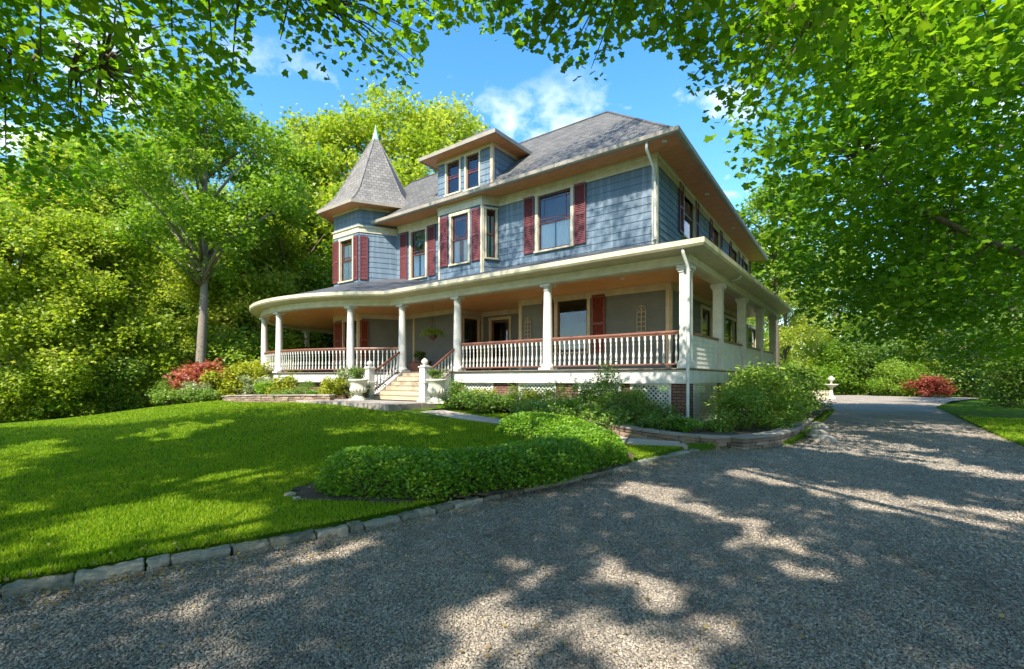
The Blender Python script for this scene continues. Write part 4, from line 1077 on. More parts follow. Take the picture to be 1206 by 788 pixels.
U = [understory_proto(41, 4.2, 3.0, 'l_wood'), understory_proto(42, 3.2, 2.6, 'l_green'), understory_proto(43, 4.8, 2.6, 'l_shrub')]
ul = [(-75, 20, 1, .7, 'low green thicket shrub at the left border of the lawn'), (0, 21, 0, .8, 'leafy sapling at the far left corner of the lawn'), (52, 22, 1, .8, 'bushy shrub behind the low left end of the lawn'), (98, 22.5, 0, .75, 'bright thicket shrub under the yellow green wood, left part of lawn'),
      (140, 23, 2, .7, 'upright dark sapling at the wood edge behind the lawn'), (165, 24.5, 0, .6, 'sunny thicket shrub left of the red leaved shrub'), (300, 27, 1, 1.3, 'green thicket shrub behind the yellow bushes by the round porch'), (216, 29, 2, 1.0, 'dark sapling in the wood left of the pale trunk'),
      (345, 38, 1, 1.8, 'bright shrub seen through the round porch'), (400, 42, 0, 2.0, 'sunlit sapling seen through the back of the round porch'), (70, 28, 2, 1.5, 'dark tall sapling deep in the left wood'), (150, 30, 2, 1.6, 'shaded sapling deep in the wood behind the lawn'), (-10, 26, 2, 1.4, 'shaded sapling deep in the wood at the left edge'), (262, 36, 2, 1.8, 'shaded sapling right of the pale bare trunk'), (310, 34, 2, 1.6, 'dark sapling beyond the left end of the round porch')]
for px, Y, k, s_, lb in ul: put(U[k], *pxy(px, Y), s_, px*.7, lb, 'shrub', 'undergrowth at the edge of the left wood', z=gz(*pxy(px, Y))-.25)
ur = [(938, 36, 1, .8, 'dark shrub left of the far end of the drive'), (1000, 46, 1, 1.5, 'wide dark shrub straight at the end of the drive'), (1035, 44, 2, 1.2, 'leafy shrub at the end of the drive left of the red shrub'), (1062, 41, 1, .9, 'small green shrub touching the red shrub from the left'), (1140, 38, 2, 1.2, 'green shrub between the red shrub and the dark evergreen'), (1215, 24, 2, 1.0, 'dark leafy shrub at the right border above the lawn'), (960, 60, 0, 2.2, 'tall sunny sapling behind the small birdbath'), (1125, 52, 1, 2.1, 'broad shrub filling the gap behind the far red shrub'), (1085, 56, 0, 2.2, 'yellow green sapling above the far red shrub'), (1175, 46, 1, 1.9, 'green shrub behind the dark evergreen')]
for px, Y, k, s_, lb in ur: put(U[k], *pxy(px, Y), s_, px*.7, lb, 'shrub', 'shrubs around the end of the drive', z=-.15)

# garden shrubs ---------------------------------------------------
def shrub_proto(name, seed, m, h=.9, rad=.6, nleaf=2200, lsize=.07, kind='long', stems=7, up=.6, flat=.5, flowers=None, low=.05):
    rg = np.random.default_rng(seed); rr = random.Random(seed); root = empty(name, (0, 0, 0)); mb = MB(); blobs = []
    for i in range(stems+4):
        a = i*2.4; t = (i+.5)/(stems+4); rd = rad*rr.uniform(.15, .75); c = (rd*math.cos(a), rd*math.sin(a), h*(.22+.62*rr.random())); r_ = rad*rr.uniform(.28, .46)
        blobs.append((*c, r_, r_, r_*.7))
        if i < stems: mb.tube([(c[0]*.1, c[1]*.1, -.05), (c[0]*.5, c[1]*.5, c[2]*.55), c], [.018, .013, .005], 5)
    hubs = in_blobs(blobs, nleaf//10, rg, .5); cen = clusters(hubs, 10, rad*.12, rg, flat); cen = cen[cen[:, 2] > low*.5]
    leaf_obj('foliage', cen, lsize, kind, M[m], root, up, rg); build(mb, 'stem', M['bark'], root, uv=False)
    if flowers:
        f = cen[rg.choice(len(cen), min(len(cen), flowers[1]))]+[0, 0, .03]; f = f[f[:, 2] > h*.45]; leaf_obj('blossom', f, .05, 'clump', M[flowers[0]], root, .8, rg)
    return root
S_g = shrub_proto('evergreen_shrub', 51, 'l_shrub', 1.0, .62)
S_y = shrub_proto('yellow_shrub', 52, 'l_yellow', 1.0, .7, 3200, .085, 'quad')
S_p = shrub_proto('variegated_shrub', 53, 'l_pale', .9, .65, 2600, .08, 'quad')
S_r = shrub_proto('rhododendron', 54, 'l_rhodo', 1.6, 1.1, 3600, .13, 'long', 12)
S_m = shrub_proto('red_maple_shrub', 55, 'l_red', 1.5, 1.25, 6000, .12, 'clump', 9, flat=.3)
S_w = shrub_proto('flowering_shrub', 56, 'l_hedge', .7, .55, 2000, .07, 'quad', flowers=('flower', 150))
S_l = shrub_proto('low_groundcover', 57, 'l_shrub', .42, .5, 1700, .06, 'quad')
gp = 'shrubs in the bed below the front porch'
def shr(p, x, y, s_, lb, g=None, cat='shrub', rz=None, dz=0, house_frame=True):
    X, Y = H2W(x, y) if house_frame else (x, y)
    return put(p, float(X), float(Y), s_, (x*3+y) if rz is None else rz, lb, cat, g, z=gz(float(X), float(Y))+.02+dz)
shr(S_g, -6.8, -.75, .85, 'green shrub against the lattice just right of the entrance steps', gp)
shr(S_l, -6.1, -1.5, 1.25, 'low green plant in front of the first lattice panel right of the steps', gp)
shr(S_l, -5.3, -1.6, 1.35, 'low spreading plant before the second lattice panel', gp)
shr(S_w, -5.0, -.8, .8, 'small white flowering shrub between the first two lattice panels', gp)
shr(S_y, -3.9, -.8, .72, 'yellow green shrub at the foot of the middle porch column', gp)
shr(S_g, -3.2, -1.0, 1.0, 'dark green shrub just right of the middle porch column', gp)
shr(S_l, -3.6, -1.6, 1.3, 'low plant hugging the curved stone wall at its left end', gp)
shr(S_w, -2.6, -1.4, .95, 'pale flowering shrub behind the curved stone wall', gp)
shr(S_g, -1.9, -.9, (1.1, 1.1, 1.55), 'tall loose shrub climbing in front of the porch balusters', gp)
shr(S_g, -1.5, -1.6, 1.0, 'rounded green shrub behind the middle of the stone wall', gp)
shr(S_l, -2.2, -2.0, 1.2, 'low leafy plant touching the coping of the curved wall', gp)
shr(S_g, -.7, -1.2, .85, 'small green shrub beside the porch corner downspout', gp)
shr(S_l, -.2, -1.5, 1.0, 'low plant right behind the coping below the porch corner', gp)
shr(S_l, .8, -.6, .9, 'low dark plant at the foot of the corner brick pier', gp)
for x, y, p, s_, lb in [(-4.5, -.7, S_g, .9, 'green shrub covering the brick pier beside the middle column'), (-5.9, -.7, S_y, .6, 'small yellow green shrub at the left lattice panel'), (-2.4, -.6, S_g, 1.15, 'green shrub hiding the third lattice panel'), (-1.1, -.65, S_r, .62, 'glossy shrub before the right lattice panel'), (-3.0, -1.9, S_w, .8, 'white flowering plant close to the wall coping'), (-1.3, -2.0, S_l, 1.3, 'low green plant at the bulge of the stone wall'), (-.4, -.5, S_g, .75, 'green shrub beside the corner brick pier'), (-2.9, -2.3, S_l, 1.1, 'low plant drooping over the stone wall'), (.3, -1.2, S_w, .7, 'pale flowering plant below the corner downspout'), (1.2, .2, S_r, .7, 'glossy rhododendron right beside the corner brick pier')]:
    shr(p, x, y, s_, lb, gp)
sg = 'rhododendrons along the side porch'
shr(S_r, 1.25, 1.6, 1.0, 'large glossy rhododendron nearest the porch corner', sg, 'rhododendron')
shr(S_r, 1.3, 3.5, 1.05, 'tall rhododendron in front of the second side porch post', sg, 'rhododendron')
shr(S_r, 1.5, 5.6, 1.0, 'rhododendron midway along the side porch', sg, 'rhododendron')
shr(S_r, 1.15, 7.9, .85, 'darker rhododendron before the third side porch post', sg, 'rhododendron')
shr(S_r, .95, 10.6, .8, 'rhododendron farthest along the side porch', sg, 'rhododendron')
shr(S_l, 1.75, 1.1, .9, 'low leafy plant spilling over the fieldstone edging by the drive', sg)
shr(S_g, 1.9, 3.0, .6, 'small shrub at the drive edge below the rhododendrons', sg)
lg = 'shrubs in the bed round the curved porch'
for x, y, p, s_, lb in [(-5.3, 17.0, S_p, .75, 'pale variegated shrub beside the left stone urn'), (-6.4, 17.35, S_y, .8, 'yellow green shrub second from the left urn in the round porch bed'),
    (-7.5, 17.6, S_g, .75, 'green shrub in the middle of the round porch bed'), (-8.5, 18.3, S_y, .85, 'yellow shrub below the leftmost baluster section'), (-9.5, 18.8, S_w, 1.0, 'white flowering shrub at the round porch'),
    (-10.3, 19.6, S_p, 1.0, 'pale shrub before the outermost round porch column'), (-6.1, 18.0, S_p, (.8, .8, 1.35), 'tall feathery pale shrub in front of the second porch column'), (-7.9, 16.95, S_l, .9, 'low plant just behind the brown stone wall'), (-6.9, 16.9, S_w, .55, 'tiny white flowering plant behind the brown stone wall')]:
    shr(p, x, y, s_, lb, lg, house_frame=False)
for x, y, s_, lb in [(-11.2, 20.6, 1.5, 'large yellow green bush directly left of the round porch'), (-12.3, 20.3, 1.25, 'yellow bush between the red leaved shrub and the porch'), (-11.6, 22.6, 1.8, 'tall yellow bush behind the others at the porch end')]:
    shr(S_y, x, y, s_, lb, 'yellow bushes left of the round porch', house_frame=False)
shr(S_m, -13.2, 21.0, 1.15, 'red leaved japanese maple shrub at the left end of the porch bed', None, 'japanese maple', house_frame=False)
shr(S_p, -12.6, 19.4, .95, 'pale green shrub under the red leaved shrub', lg, house_frame=False); shr(S_g, -13.9, 19.9, 1.1, 'green shrub left of and below the red leaved shrub', lg, house_frame=False)
shr(S_l, -12.0, 18.6, 1.3, 'low groundcover at the left end of the brown stone wall', lg, house_frame=False); shr(S_l, -13.4, 18.9, 1.4, 'low groundcover between lawn and the red leaved shrub', lg, house_frame=False)
X, Y = pxy(1095, 39); put(S_m, X, Y, (1.3, 1.2, 1.1), 2, 'spreading dark red maple shrub at the far right of the drive', 'japanese maple', z=0)

# clipped hedge ----------------------------------------------------
rg = np.random.default_rng(77)
hx = rg.uniform(-3.2, 2.6, 560000); hy = rg.uniform(4.6, 11.8, 560000); dd = d_line(hx, hy, HEDGE_LINE)
wdt = .68+.06*np.sin(hx*3+hy*2); top_h = .41+.03*np.sin(hx*2.1)+.025*np.sin(hy*3.3)
hz = rg.uniform(0.02, 1, 560000); surf = np.sqrt(np.clip(1-(dd/wdt)**3.2, 0, 1))*top_h
k = (dd < wdt) & (hz*.55 < surf+.02) & (hz*.55 > surf-.17-(dd > wdt-.2)*.5)
cen = np.stack([hx, hy, ground(hx, hy)+hz*.55], -1)[k]; cen += rg.normal(size=cen.shape)*.008
print('hedge', len(cen))
if len(cen) > 110000: cen = cen[:110000]
ho = empty('hedge', (0, 8, gz(0, 8))); tag(ho, 'low clipped box hedge curving like a hook between lawn and driveway kerb', 'hedge')
o = leaf_obj('foliage', cen-np.array([0, 8, gz(0, 8)]), (.045), 'quad', M['l_hedge'], ho, .5, rg)
mb = MB()
for i in range(120):
    t = i/119*(len(HEDGE_LINE)-1); a = int(min(t, len(HEDGE_LINE)-2)); f = t-a; x = HEDGE_LINE[a][0]*(1-f)+HEDGE_LINE[a+1][0]*f+random.uniform(-.3, .3); y = HEDGE_LINE[a][1]*(1-f)+HEDGE_LINE[a+1][1]*f+random.uniform(-.3, .3)-8
    mb.tube([(x, y, -.3), (x+.03, y, .0), (x+random.uniform(-.15, .15), y+random.uniform(-.15, .15), .28)], [.014, .012, .004], 5)
build(mb, 'stem', M['bark'], ho, uv=False)

# overhanging maples ----------------------------------------------
BX = [-2000, 200, 240, 262, 292, 300, 326, 335, 360, 400, 430, 470, 492, 500, 512, 560, 600, 640, 680, 722, 740, 775, 803, 815, 830, 860, 880, 900, 930, 1000, 1100, 1140, 3000]
BYv = [260, 262, 262, 250, 200, 20, 20, 88, 92, 108, 122, 122, 100, 60, 34, 34, 52, 72, 98, 88, 46, 60, 76, 140, 182, 200, 235, 285, 365, 415, 440, 440, 440]
def allowed(P, rg, jit=10, bx=BX, by=BYv):
    u, v = project(P); infr = (P[:, 1] > .3) & (u > -40) & (u < 1246) & (v > -60) & (v < 900)
    ok = v < np.interp(u, bx, by)+rg.normal(size=len(P))*jit
    return (~infr) | ok
def big_tree(name, base, hubs, limbs, per, spread, size, m, label, seed, trunk_r, filt=True, htop=None):
    rg = np.random.default_rng(seed); root = empty(name, base); tag(root, label, 'tree'); B = np.array(base, float)
    cen = clusters(hubs, per, spread, rg, .4)
    if filt:
        keep = allowed(hubs, rg, 8).repeat(per); k2 = allowed(cen, rg, 3); cen = cen[keep & k2]
    u, v = project(cen); seen = (cen[:, 1] > .3) & (v > -25) & (u > -30) & (u < 1236)
    lx_ = cen[:, 0]-SX*CT*cen[:, 2]; ly_ = cen[:, 1]-SY*CT*cen[:, 2]; g_ = np.zeros(len(cen), bool)
    wx = lx_+.16*np.sin(ly_*3.1+lx_*1.3)+.13*np.sin(ly_*8.7-lx_*5)+rg.normal(size=len(lx_))*.04; wy = ly_+.22*np.sin(lx_*3.7-ly_)+.10*np.sin(lx_*9.3+ly_*4)+rg.normal(size=len(lx_))*.04
    for q in GAPS: g_ |= in_poly(wx, wy, q)
    g_ &= (np.sin(lx_*4.1+1)*np.sin(ly_*3.3+lx_*2)+.5*np.sin(lx_*9+ly_*7)) < .62
    cen = cen[seen | ~g_]  # unseen leaves culled where sun patches are meant to land
    # nothing inside the camera's arm length or through the house
    cen = cen[(np.linalg.norm(cen-np.array([0, 0, 1.4]), axis=1) > 2.2)]
    x, y = W2H(cen[:, 0], cen[:, 1]); cen = cen[~((x > -19) & (x < 1.0) & (y > -1) & (y < 20) & (cen[:, 2] < 13))]
    print(name, 'leaves', len(cen))
    leaf_obj('crown', cen-B, size, 'maple', M[m], root, .55, rg)
    mb = MB(); rr = random.Random(seed)
    mb.tube([(0, 0, -.3), (0, 0, .3), (.1, .05, limbs[0][0][2]*.6-B[2]), (limbs[0][0][0]-B[0], limbs[0][0][1]-B[1], limbs[0][0][2]-B[2])], [trunk_r*1.5, trunk_r, trunk_r*.85, trunk_r*.7], 12)
    nodes = []
    for L_ in limbs:
        pts = [Vector(p)-Vector(base) for p in L_]; Q = []
        for i in range(len(pts)-1):
            p0 = pts[max(i-1, 0)]; p1 = pts[i]; p2 = pts[i+1]; p3 = pts[min(i+2, len(pts)-1)]
            for q in range(6):
                t = q/6; Q.append(.5*((2*p1)+(p2-p0)*t+(2*p0-5*p1+4*p2-p3)*t*t+(3*p1-p0-3*p2+p3)*t**3))
        Q.append(pts[-1]); n = len(Q); r0 = trunk_r*.36
        mb.tube(Q, [max(.012, r0*(1-i/n)**1.15) for i in range(n)], 7); nodes += Q[2:]
    NP = np.array([tuple(p) for p in nodes])
    hk = hubs[allowed(hubs, rg, 0)] if filt else hubs
    hk = hk[rg.permutation(len(hk))]; u_, v_ = project(hk); fr_ = (hk[:, 1] > .3) & (u_ > -60) & (u_ < 1260) & (v_ > -60); hk = np.concatenate([hk[fr_][:420], hk[~fr_][:80]])-B
    for h in hk:
        d = np.linalg.norm(NP-h, axis=1); j = int(np.argmin(d))
        if d[j] > 2.3 or abs(h[2]-NP[j][2]) > .9*d[j]: continue
        a = Vector(NP[j]); b = Vector(h)
        if filt and not allowed(np.array([tuple((a+b)/2+Vector(base))]), rg, 0)[0]: continue
        md = a.lerp(b, .5)+Vector((rr.uniform(-.1, .1), rr.uniform(-.1, .1), .12)); mb.tube([a, md, b], [.024, .014, .005], 4)
    build(mb, 'trunk', M['bark'], root, uv=False)
    return root
rg = np.random.default_rng(5)
CT = 1/math.tan(SUN_EL)
def gpt(px, py, z=0): Y = F*(EYE-z)/(py-HY); return ((px-CX)/F*Y, Y)
# gaps cut into the crowns out of view so sun patches land here
GAPS = [[gpt(*p) for p in q] for q in [
  [(500, 800), (520, 760), (570, 710), (585, 640), (605, 640), (615, 700), (640, 740), (610, 800)],
  [(690, 665), (740, 670), (810, 720), (900, 800), (700, 830), (720, 740)],
  [(715, 572), (790, 570), (870, 615), (960, 655), (1060, 705), (1035, 708), (900, 645), (790, 600)],
  [(640, 745), (690, 735), (760, 810), (650, 820)],
  [(880, 550), (1000, 575), (1206, 622), (1206, 642), (1000, 592), (870, 560)],
  [(900, 500), (1206, 560), (1206, 572), (1000, 530)],
  [(40, 665), (90, 615), (200, 590), (330, 600), (300, 630), (160, 655), (90, 690)],
  [(-60, 560), (0, 530), (90, 520), (60, 545), (0, 575)],
  [(330, 575), (250, 580), (210, 572), (300, 560)],
  [(330, 500), (420, 492), (560, 500), (550, 508), (420, 503)], [(380, 520), (470, 513), (570, 520), (540, 527), (430, 524)], [(600, 520), (720, 505), (760, 545), (720, 560), (640, 540)], [(400, 560), (520, 540), (560, 548), (450, 572)],
  [(150, 520), (240, 508), (290, 512), (200, 528)], [(20, 610), (90, 590), (60, 620)], [(330, 650), (400, 640), (410, 655), (350, 668)], [(180, 700), (250, 690), (260, 715), (190, 730)],
  [(1080, 590), (1206, 600), (1206, 612), (1090, 600)], [(860, 520), (960, 505), (1100, 530), (1000, 535)]]]
def shade_hubs(n, x0, x1, y0, y1, zl, zh, rg, zt=0., keep=1.0, gaps=True):
    L = np.stack([rg.uniform(x0, x1, n), rg.uniform(y0, y1, n)], -1); z = rg.uniform(zl, zh, n)
    lx, ly = W2H(L[:, 0], L[:, 1]); ok = np.ones(n, bool)
    if gaps:
        jx = L[:, 0]+rg.normal(size=n)*.07; jy = L[:, 1]+rg.normal(size=n)*.07
        for g in GAPS: ok &= ~in_poly(jx, jy, g)
        ok &= ~((ly > -4.8+rg.normal(size=n)*.25) & (lx < -5))
        big = np.sin(L[:, 0]*1.7+np.sin(L[:, 1]*1.1)*1.3)*np.sin(L[:, 1]*1.9+1+np.sin(L[:, 0]*.9)); ok &= big < .80
    d = (z-zt)*CT
    P = np.stack([L[:, 0]+SX*d, L[:, 1]+SY*d, z], -1)[ok]
    u, v = project(P); return P[(P[:, 1] < .3) | (v < -25)]
sh_l = shade_hubs(3700, -16, -1, 1.2, 13, 8, 11.5, rg); sh_m = shade_hubs(4300, -1, 11, 1.2, 13, 8, 11.5, rg)
sh_r = shade_hubs(620, 3, 12, 10, 20, 9, 12, rg, gaps=False); sh_t = shade_hubs(420, -7, 7, 13, 21, 15, 22, rg, 6, gaps=False)
# left maple: a wide canopy over the lawn and the camera's left
hl = np.concatenate([in_blobs([(-6.5, 5.2, 6.6, 4.6, 3.4, 2.0), (-3.6, 5.0, 7.0, 3.2, 2.6, 1.4), (-9.5, 7.0, 6.2, 3.5, 3.5, 2.2), (-2.6, 7.6, 7.2, 2.4, 1.4, .9)], 850, rg, .2),
                     sh_l])  # unseen leaf clusters added to cast shade on the lawn
big_tree('maple_tree', (-8.5, -3.0, 0), hl,
    [[(-8.2, -2.6, 4.2), (-6.6, .8, 5.6), (-5.2, 3.6, 6.0), (-4.2, 5.6, 6.6), (-3.1, 7.2, 7.1)], [(-8.4, -2.6, 4.0), (-8.6, 1.5, 5.0), (-7.6, 5.0, 5.6), (-5.9, 7.0, 5.9)], [(-8.2, -2.6, 4.6), (-5.4, -1.0, 6.4), (-3.2, 2.4, 6.9), (-2.2, 5.4, 7.4)], [(-8.6, -2.8, 4.5), (-11.2, .8, 6.0), (-11.5, 5, 6.2)], [(-6.6, .8, 5.6), (-7.4, 4.4, 6.9), (-8.2, 7.0, 7.5)]],
    36, .34, .098, 'l_near', 'maple overhanging the lawn, leafy boughs filling the top left corner', 61, .38)
# middle maple behind the camera: boughs come over the top of the view
hc = np.concatenate([in_blobs([(1.5, 6.2, 7.0, 3.6, 1.7, 1.4), (-.6, 5.8, 7.6, 2.4, 1.5, 1.0), (4.0, 5.6, 6.6, 2.6, 2.2, 1.8)], 520, rg, .2),
                     sh_m, sh_t])  # unseen leaf clusters added to shade the gravel, roof and house front
big_tree('maple_tree', (4.5, -5.0, 0), hc,
    [[(4.4, -4.6, 4.6), (3.6, -1.0, 6.4), (2.6, 3.0, 7.2), (1.6, 6.0, 7.1)], [(4.4, -4.6, 4.8), (1.4, -1, 6.8), (-.2, 3.0, 7.6), (-1.0, 5.8, 7.7)], [(4.5, -4.6, 4.4), (6.0, 0, 6.4), (5.2, 4.0, 6.9), (4.2, 6.2, 6.6)]],
    36, .31, .098, 'l_near', 'maple bough hanging into the sky above the dormer at the top edge', 62, .36)
# right maple: the wall of leaves right of the house
hr = np.concatenate([in_blobs([(10.5, 13.5, 7.5, 3.6, 4.0, 4.2), (14.5, 14.5, 8.0, 4.5, 5, 5.6), (7.0, 10.2, 7.2, 2.6, 2.2, 2.2), (17.5, 17.5, 6.0, 5, 5, 5.0), (9.5, 9.0, 9.2, 4.0, 3.0, 3.4), (14.0, 20, 6.2, 4.4, 4, 3.6)], 1500, rg, .35)])
big_tree('maple_tree', (15.5, 11.8, 0), hr,
    [[(15.2, 11.8, 3.4), (13.9, 11.6, 5.4), (12.4, 11.6, 8.1), (10.0, 11.5, 9.2), (7.4, 11.0, 9.1)], [(15.2, 12, 3.6), (12.6, 12.8, 5.0), (10.4, 12.8, 6.1), (8.6, 12.0, 6.9)], [(15.5, 12, 4.5), (15.5, 14.5, 8), (14.5, 17, 10)], [(15.5, 12.2, 4.2), (17.5, 16, 6.6), (16.5, 20, 7.5)], [(15.5, 12, 5), (16.5, 11.5, 9), (15.0, 11, 12)]],
    34, .40, .16, 'l_right', 'large maple right of the drive, its leaves forming a tall green wall', 63, .42)

# ------------------------------------------------------------------ urns and porch ornaments
def urn_proto():
    root = empty('stone_urn', (0, 0, 0))
    mb = MB(); mb.box(-.24, .24, -.24, .24, 0, .06); mb.lathe([(.19, .06), (.20, .09), (.17, .12), (.12, .16), (.11, .2), (.13, .23)], 28); build(mb, 'pedestal', M['urn'], root)
    mb = MB(); mb.lathe([(.10, .23), (.17, .25), (.23, .30), (.245, .36), (.235, .42), (.225, .50), (.24, .58), (.28, .63), (.30, .65), (.305, .68), (.29, .70), (.26, .70), (.24, .66), (.10, .64)], 32)
    for i in range(16):
        a = 2*math.pi*i/16; mb.tube([(.13*math.cos(a), .13*math.sin(a), .245), (.225*math.cos(a), .225*math.sin(a), .29), (.25*math.cos(a), .25*math.sin(a), .36), (.235*math.cos(a), .235*math.sin(a), .43)], [.012, .02, .02, .008], 6)
    build(mb, 'bowl', M['urn'], root); return root
up_ = urn_proto(); ux = [(-2.18, 14.05), (-5.15, 16.35)]
tag(up_, 'carved cast stone urn right of the entrance steps, standing in the shade', 'urn', 'stone urns flanking the entrance steps'); up_.location = (ux[0][0], ux[0][1], .715)
u2 = copy_tree(up_); u2.location = (ux[1][0], ux[1][1], .70); u2.scale = (1.1, 1.1, 1.02); tag(u2, 'sunlit cast stone urn left of the entrance steps below the porch')
pf = shrub_proto('potted_flowers', 71, 'l_shrub', .34, .30, 1500, .045, 'quad', 6, flowers=('pflower', 160))
pf.location = (*ux[0], 1.36); tag(pf, 'mound of small purple flowers filling the right hand urn', 'flowers')
p2 = copy_tree(pf); p2.location = (*ux[1], 1.36); p2.rotation_euler.z = 2; p2.scale = (1.1, 1.1, 1.3); tag(p2, 'pale feathery flowers filling the left hand urn', 'flowers')

def trellis(fr, t, z0, z1, wd, label):
    q = fr.p(t, 0, 0); root = empty('arched_trellis', (*H2W(q[0], q[1]), z0)); tag(root, label, 'wall ornament', 'arched trellis ornaments on the porch wall')
    root.rotation_euler.z = HANG; mb = MB(); h = z1-z0; r = wd/2
    def arch(rr_, zb, w_=.022):
        pts = [(-rr_, -.05, 0), (-rr_, -.05, zb)]+[(-rr_*math.cos(a), -.05, zb+rr_*1.6*math.sin(a)) for a in np.linspace(.2, math.pi-.2, 11)]+[(rr_, -.05, zb), (rr_, -.05, 0)]; mb.tube(pts, w_/2, 5)
    arch(r, h-r*1.6); build(mb, 'outer_frame', M['tan'], root)
    mb = MB(); mb.bar((0, -.05, 0), (0, -.05, h), .02); 
    for k in range(5): mb.bar((-r, -.05, h*.02+k*(h-r*1.6)/4), (r, -.05, h*.02+k*(h-r*1.6)/4), .018)
    def half(s_): mb.tube([(s_*r*.5*math.cos(a)-0, -.05, (h-r*1.6)+r*.9*math.sin(a)) for a in np.linspace(0, math.pi, 9)], .009, 4)
    half(1); build(mb, 'grille', M['tan'], root)
trellis(l1, l1.t(756), z_at(l1.Y(756), 391), z_at(l1.Y(756), 360), .28, 'tall cream arched trellis on the grey wall near the right porch corner')
trellis(l1, l1.t(622.5), z_at(l1.Y(622), 399), z_at(l1.Y(622), 374), .26, 'cream arched trellis on the grey wall left of the middle column')
# hanging fern left of the entrance
hp_ = H2W(-10.9, 1.6); Yh = 19.2; Xh = (510-CX)/F*Yh
root = empty('hanging_basket', (Xh, Yh, ZC)); tag(root, 'dark hanging fern basket in front of the grey wall left of the entrance', 'hanging plant')
mb = MB(); mb.lathe([(.02, -1.42), (.12, -1.36), (.17, -1.22), (.16, -1.2)], 14); build(mb, 'basket', M['doorwood'], root)
mb = MB()
for a in (0, 2.1, 4.2): mb.tube([(.16*math.cos(a), .16*math.sin(a), -1.2), (0, 0, -.5)], .005, 4)
mb.tube([(0, 0, -.5), (0, 0, 0)], .006, 4); build(mb, 'chain', M['doorwood'], root)
rg = np.random.default_rng(9); th = rg.uniform(0, 6.28, 1400); rr_ = rg.uniform(0, .52, 1400); cen = np.stack([rr_*np.cos(th), rr_*np.sin(th), -1.05-1.3*(rr_-.15)**2+rg.normal(size=1400)*.05], -1); leaf_obj('fronds', cen, .07, 'long', M['l_green'], root, .3, rg)
# planter on the porch left of the door
X, Y = float(H2W(-11.3, 1.6)[0]), float(H2W(-11.3, 1.6)[1])
root = empty('porch_planter', (X, Y, ZF)); root.rotation_euler.z = HANG; tag(root, 'brown wooden planter box on the porch behind the top of the steps', 'planter')
mb = MB(); mb.box(-.45, .45, -.2, .2, 0, .42); mb.box(-.48, .48, -.23, .23, .42, .47); build(mb, 'box', M['doorwood'], root, bevel=.008)
sp_ = shrub_proto('potted_plant', 72, 'l_shrub', .55, .3, 700, .09, 'long', 6); sp_.location = (X, Y, ZF+.44); tag(sp_, 'upright green plant growing in the brown porch planter', 'plant')

# birdbath and picket fence at the end of the drive
X, Y = pxy(979, 35); root = empty('birdbath', (X, Y, 0)); tag(root, 'small pale tiered birdbath at the far end of the drive', 'birdbath')
mb = MB(); mb.lathe([(.28, 0), (.28, .12), (.16, .2), (.1, .5), (.1, .75), (.16, .85)], 18); build(mb, 'pedestal', M['urn'], root)
mb = MB(); mb.lathe([(.16, .85), (.42, 1.0), (.46, 1.08), (.42, 1.08), (.2, .98)], 24); build(mb, 'basin', M['urn'], root)
mb = MB(); mb.lathe([(.08, .98), (.07, 1.25), (.2, 1.36), (.24, 1.46), (.12, 1.58), (.02, 1.66)], 16); build(mb, 'finial', M['urn'], root)
root = empty('picket_fence', (19.9, 33.5, 0)); tag(root, 'low pale picket fence beside the birdbath past the house', 'fence')
mb = MB()
for i in range(22): 
    x = -.4+i*.11; mb.box(x-.03, x+.03, -.012, .012, .02, .62); mb.face([(x-.03, -.012, .62), (x+.03, -.012, .62), (x, -.012, .68)])
build(mb, 'picket', M['cream'], root); mb = MB(); mb.box(-.5, 2.0, .013, .05, .15, .2); mb.box(-.5, 2.0, .013, .05, .48, .53); build(mb, 'rail', M['cream'], root)

# rocks by the drive corner
rk = [((6.95, 10.9), .2, 'angular garden rock where the path meets the drive corner'), ((7.3, 11.7), .26, 'larger grey rock leaning on the fieldstone edging by the drive'), ((7.85, 12.4), .18, 'small rock at the drive edge under the rhododendron'), ((8.6, 13.8), .24, 'brown rock farther along the drive edge under the shrubs'), ((-2.5, 5.5), .055, 'small grey stone at the left tip of the hedge'), ((-2.35, 5.32), .045, 'tiny pale stone beside the hedge tip')]
for i, ((X, Y), r_, lb) in enumerate(rk):
    import bmesh
    bm = bmesh.new(); bmesh.ops.create_icosphere(bm, subdivisions=2, radius=r_); rr = random.Random(i)
    for v in bm.verts: v.co *= 1+rr.uniform(-.16, .16); v.co.z *= .6; v.co.x *= 1.25
    me = bpy.data.meshes.new('rock'); bm.to_mesh(me); bm.free(); o = link('garden_rock', me, M['rock'], None, (X, Y, max(0, gz(X, Y)*(X < 5))+r_*.25), i); tag(o, lb, 'rock', 'rocks lying along the beds')

# ------------------------------------------------------------------ grass blades and gravel chips
def polar(n, r0, r1, rg, p=1.0, half=62):
    u = rg.uniform(size=n); r = r0*(r1/r0)**(u**p); a = R(90)+rg.uniform(-R(half), R(half), n); return r*np.cos(a), r*np.sin(a), r
rg = np.random.default_rng(99)
X, Y, r_ = polar(620000, 2.7, 24, rg)
x, y = W2H(X, Y)
ok = ~in_poly(X, Y, DRIVE) & (d_line(X, Y, KERB) > .13) & ~in_poly(X, Y, BED_R) & ~in_poly(X, Y, BED_L) & ~in_poly(X, Y, HEDGE_BED) & (d_line(X, Y, PATH_G) > .5) & ~((x > -19) & (x < 2.2) & (y > -.4)) & ~((x > -11.7) & (x < -4.9) & (y > yn-2.2))
ok &= ~((x > -23) & (x < -10) & (y > -1) & (y < 13))
X, Y, r_ = X[ok], Y[ok], r_[ok]; n = len(X); print('blades', n)
h = (.022+.016*rg.uniform(size=n))*(1+.02*r_); wd = .0032*(.7+r_*.28); a = rg.uniform(0, 6.28, n); b = rg.uniform(0, 6.28, n); ln = h*rg.uniform(.1, .7, n)
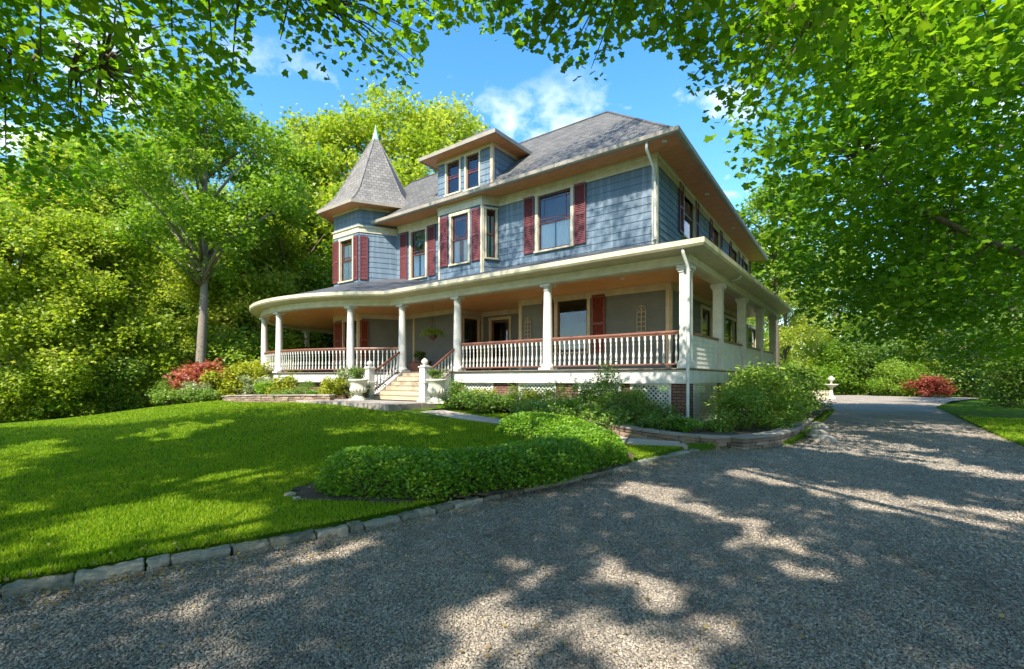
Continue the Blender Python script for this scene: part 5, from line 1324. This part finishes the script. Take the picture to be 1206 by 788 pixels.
G = np.stack([X, Y, ground(X, Y)-.003], -1)
s0 = np.stack([np.cos(a)*wd, np.sin(a)*wd, np.zeros(n)], -1); tip = np.stack([np.cos(b)*ln, np.sin(b)*ln, h], -1)
V = np.stack([G-s0, G+s0, G+tip], 1).reshape(-1, 3); me = fast_mesh('grass', V, 3); me.materials.append(M['grass']); o = bpy.data.objects.new('grass', me); C.objects.link(o); tag(o, 'short mown green grass blades covering the lawn', 'grass', kind='stuff')
X, Y, r_ = polar(360000, 1.6, 20, rg, 1.05)
ok = in_poly(X, Y, DRIVE) & (d_line(X, Y, KERB) > .02) & (rg.uniform(size=len(X)) < (20-r_)/9); X, Y, r_ = X[ok], Y[ok], r_[ok]; n = len(X); print('chips', n)
oc = np.array([(1, 0, 0), (0, 1, 0), (-1, 0, 0), (0, -1, 0), (.15, .1, .7), (-.1, 0, -.6)], float)
sc = (.0055+.0055*rg.uniform(size=n)**2)*(.8+r_*.1); T1 = rg.normal(size=(n, 3)); T1[:, 2] *= .4; T1 /= np.linalg.norm(T1, axis=1)[:, None]; N1 = rg.normal(size=(n, 3))*.35+[0, 0, 1]; N1 -= T1*np.sum(N1*T1, 1)[:, None]; N1 /= np.linalg.norm(N1, axis=1)[:, None]; B1 = np.cross(N1, T1)
el = sc*rg.uniform(1., 2.1, n); ba = sc*rg.uniform(.6, 1.0, n); hh = sc*rg.uniform(.5, .9, n)
cen = np.stack([X, Y, .002+sc*.35], -1)
V = cen[:, None]+oc[None, :, 0:1]*(el[:, None]*T1)[:, None]+oc[None, :, 1:2]*(ba[:, None]*B1)[:, None]+oc[None, :, 2:3]*(hh[:, None]*N1)[:, None]
me = fast_mesh('gravel', V.reshape(-1, 3), 6, [(0, 1, 4), (1, 2, 4), (2, 3, 4), (3, 0, 4), (1, 0, 5), (2, 1, 5), (3, 2, 5), (0, 3, 5)]); me.materials.append(M['chip']); o = bpy.data.objects.new('gravel_chips', me); C.objects.link(o); tag(o, 'loose blue grey stone chips covering the driveway', 'gravel', kind='stuff')

def along(line, n, wd, rg):
    P = np.array(line, float); i = rg.integers(0, len(P)-1, n); t = rg.uniform(size=n)[:, None]; q = P[i]*(1-t)+P[i+1]*t; return q+rg.normal(size=(n, 2))*wd
q = np.concatenate([along(KERB[1:], 3800, .28, rg), along([tuple(H2W(6.1, 20)), tuple(H2W(6.15, 4)), tuple(H2W(6.3, -1.5))], 3000, .35, rg), along([(3.6, 9.4), (5, 9.8), (6.9, 11.5), tuple(H2W(2.3, 8))], 2200, .3, rg), np.stack(polar(1500, 2.4, 20, rg)[:2], -1)])
d_ = in_poly(q[:, 0], q[:, 1], DRIVE); z = np.where(d_, .022, ground(q[:, 0], q[:, 1])+.03); q = q[d_ | (rg.uniform(size=len(q)) < .12)]; z = np.where(in_poly(q[:, 0], q[:, 1], DRIVE), .022, ground(q[:, 0], q[:, 1])+.03)
M['litter'] = leafmat('dry leaf litter', [(.0, (.10, .06, .03)), (.5, (.26, .18, .08)), (1, (.42, .38, .14))], .2)
o = leaf_obj('leaf_litter', np.column_stack([q, z]), .03, 'quad', M['litter'], None, 1.2, rg); tag(o, 'scattered dry leaf litter lying along the drive edges', 'leaf litter', kind='stuff')
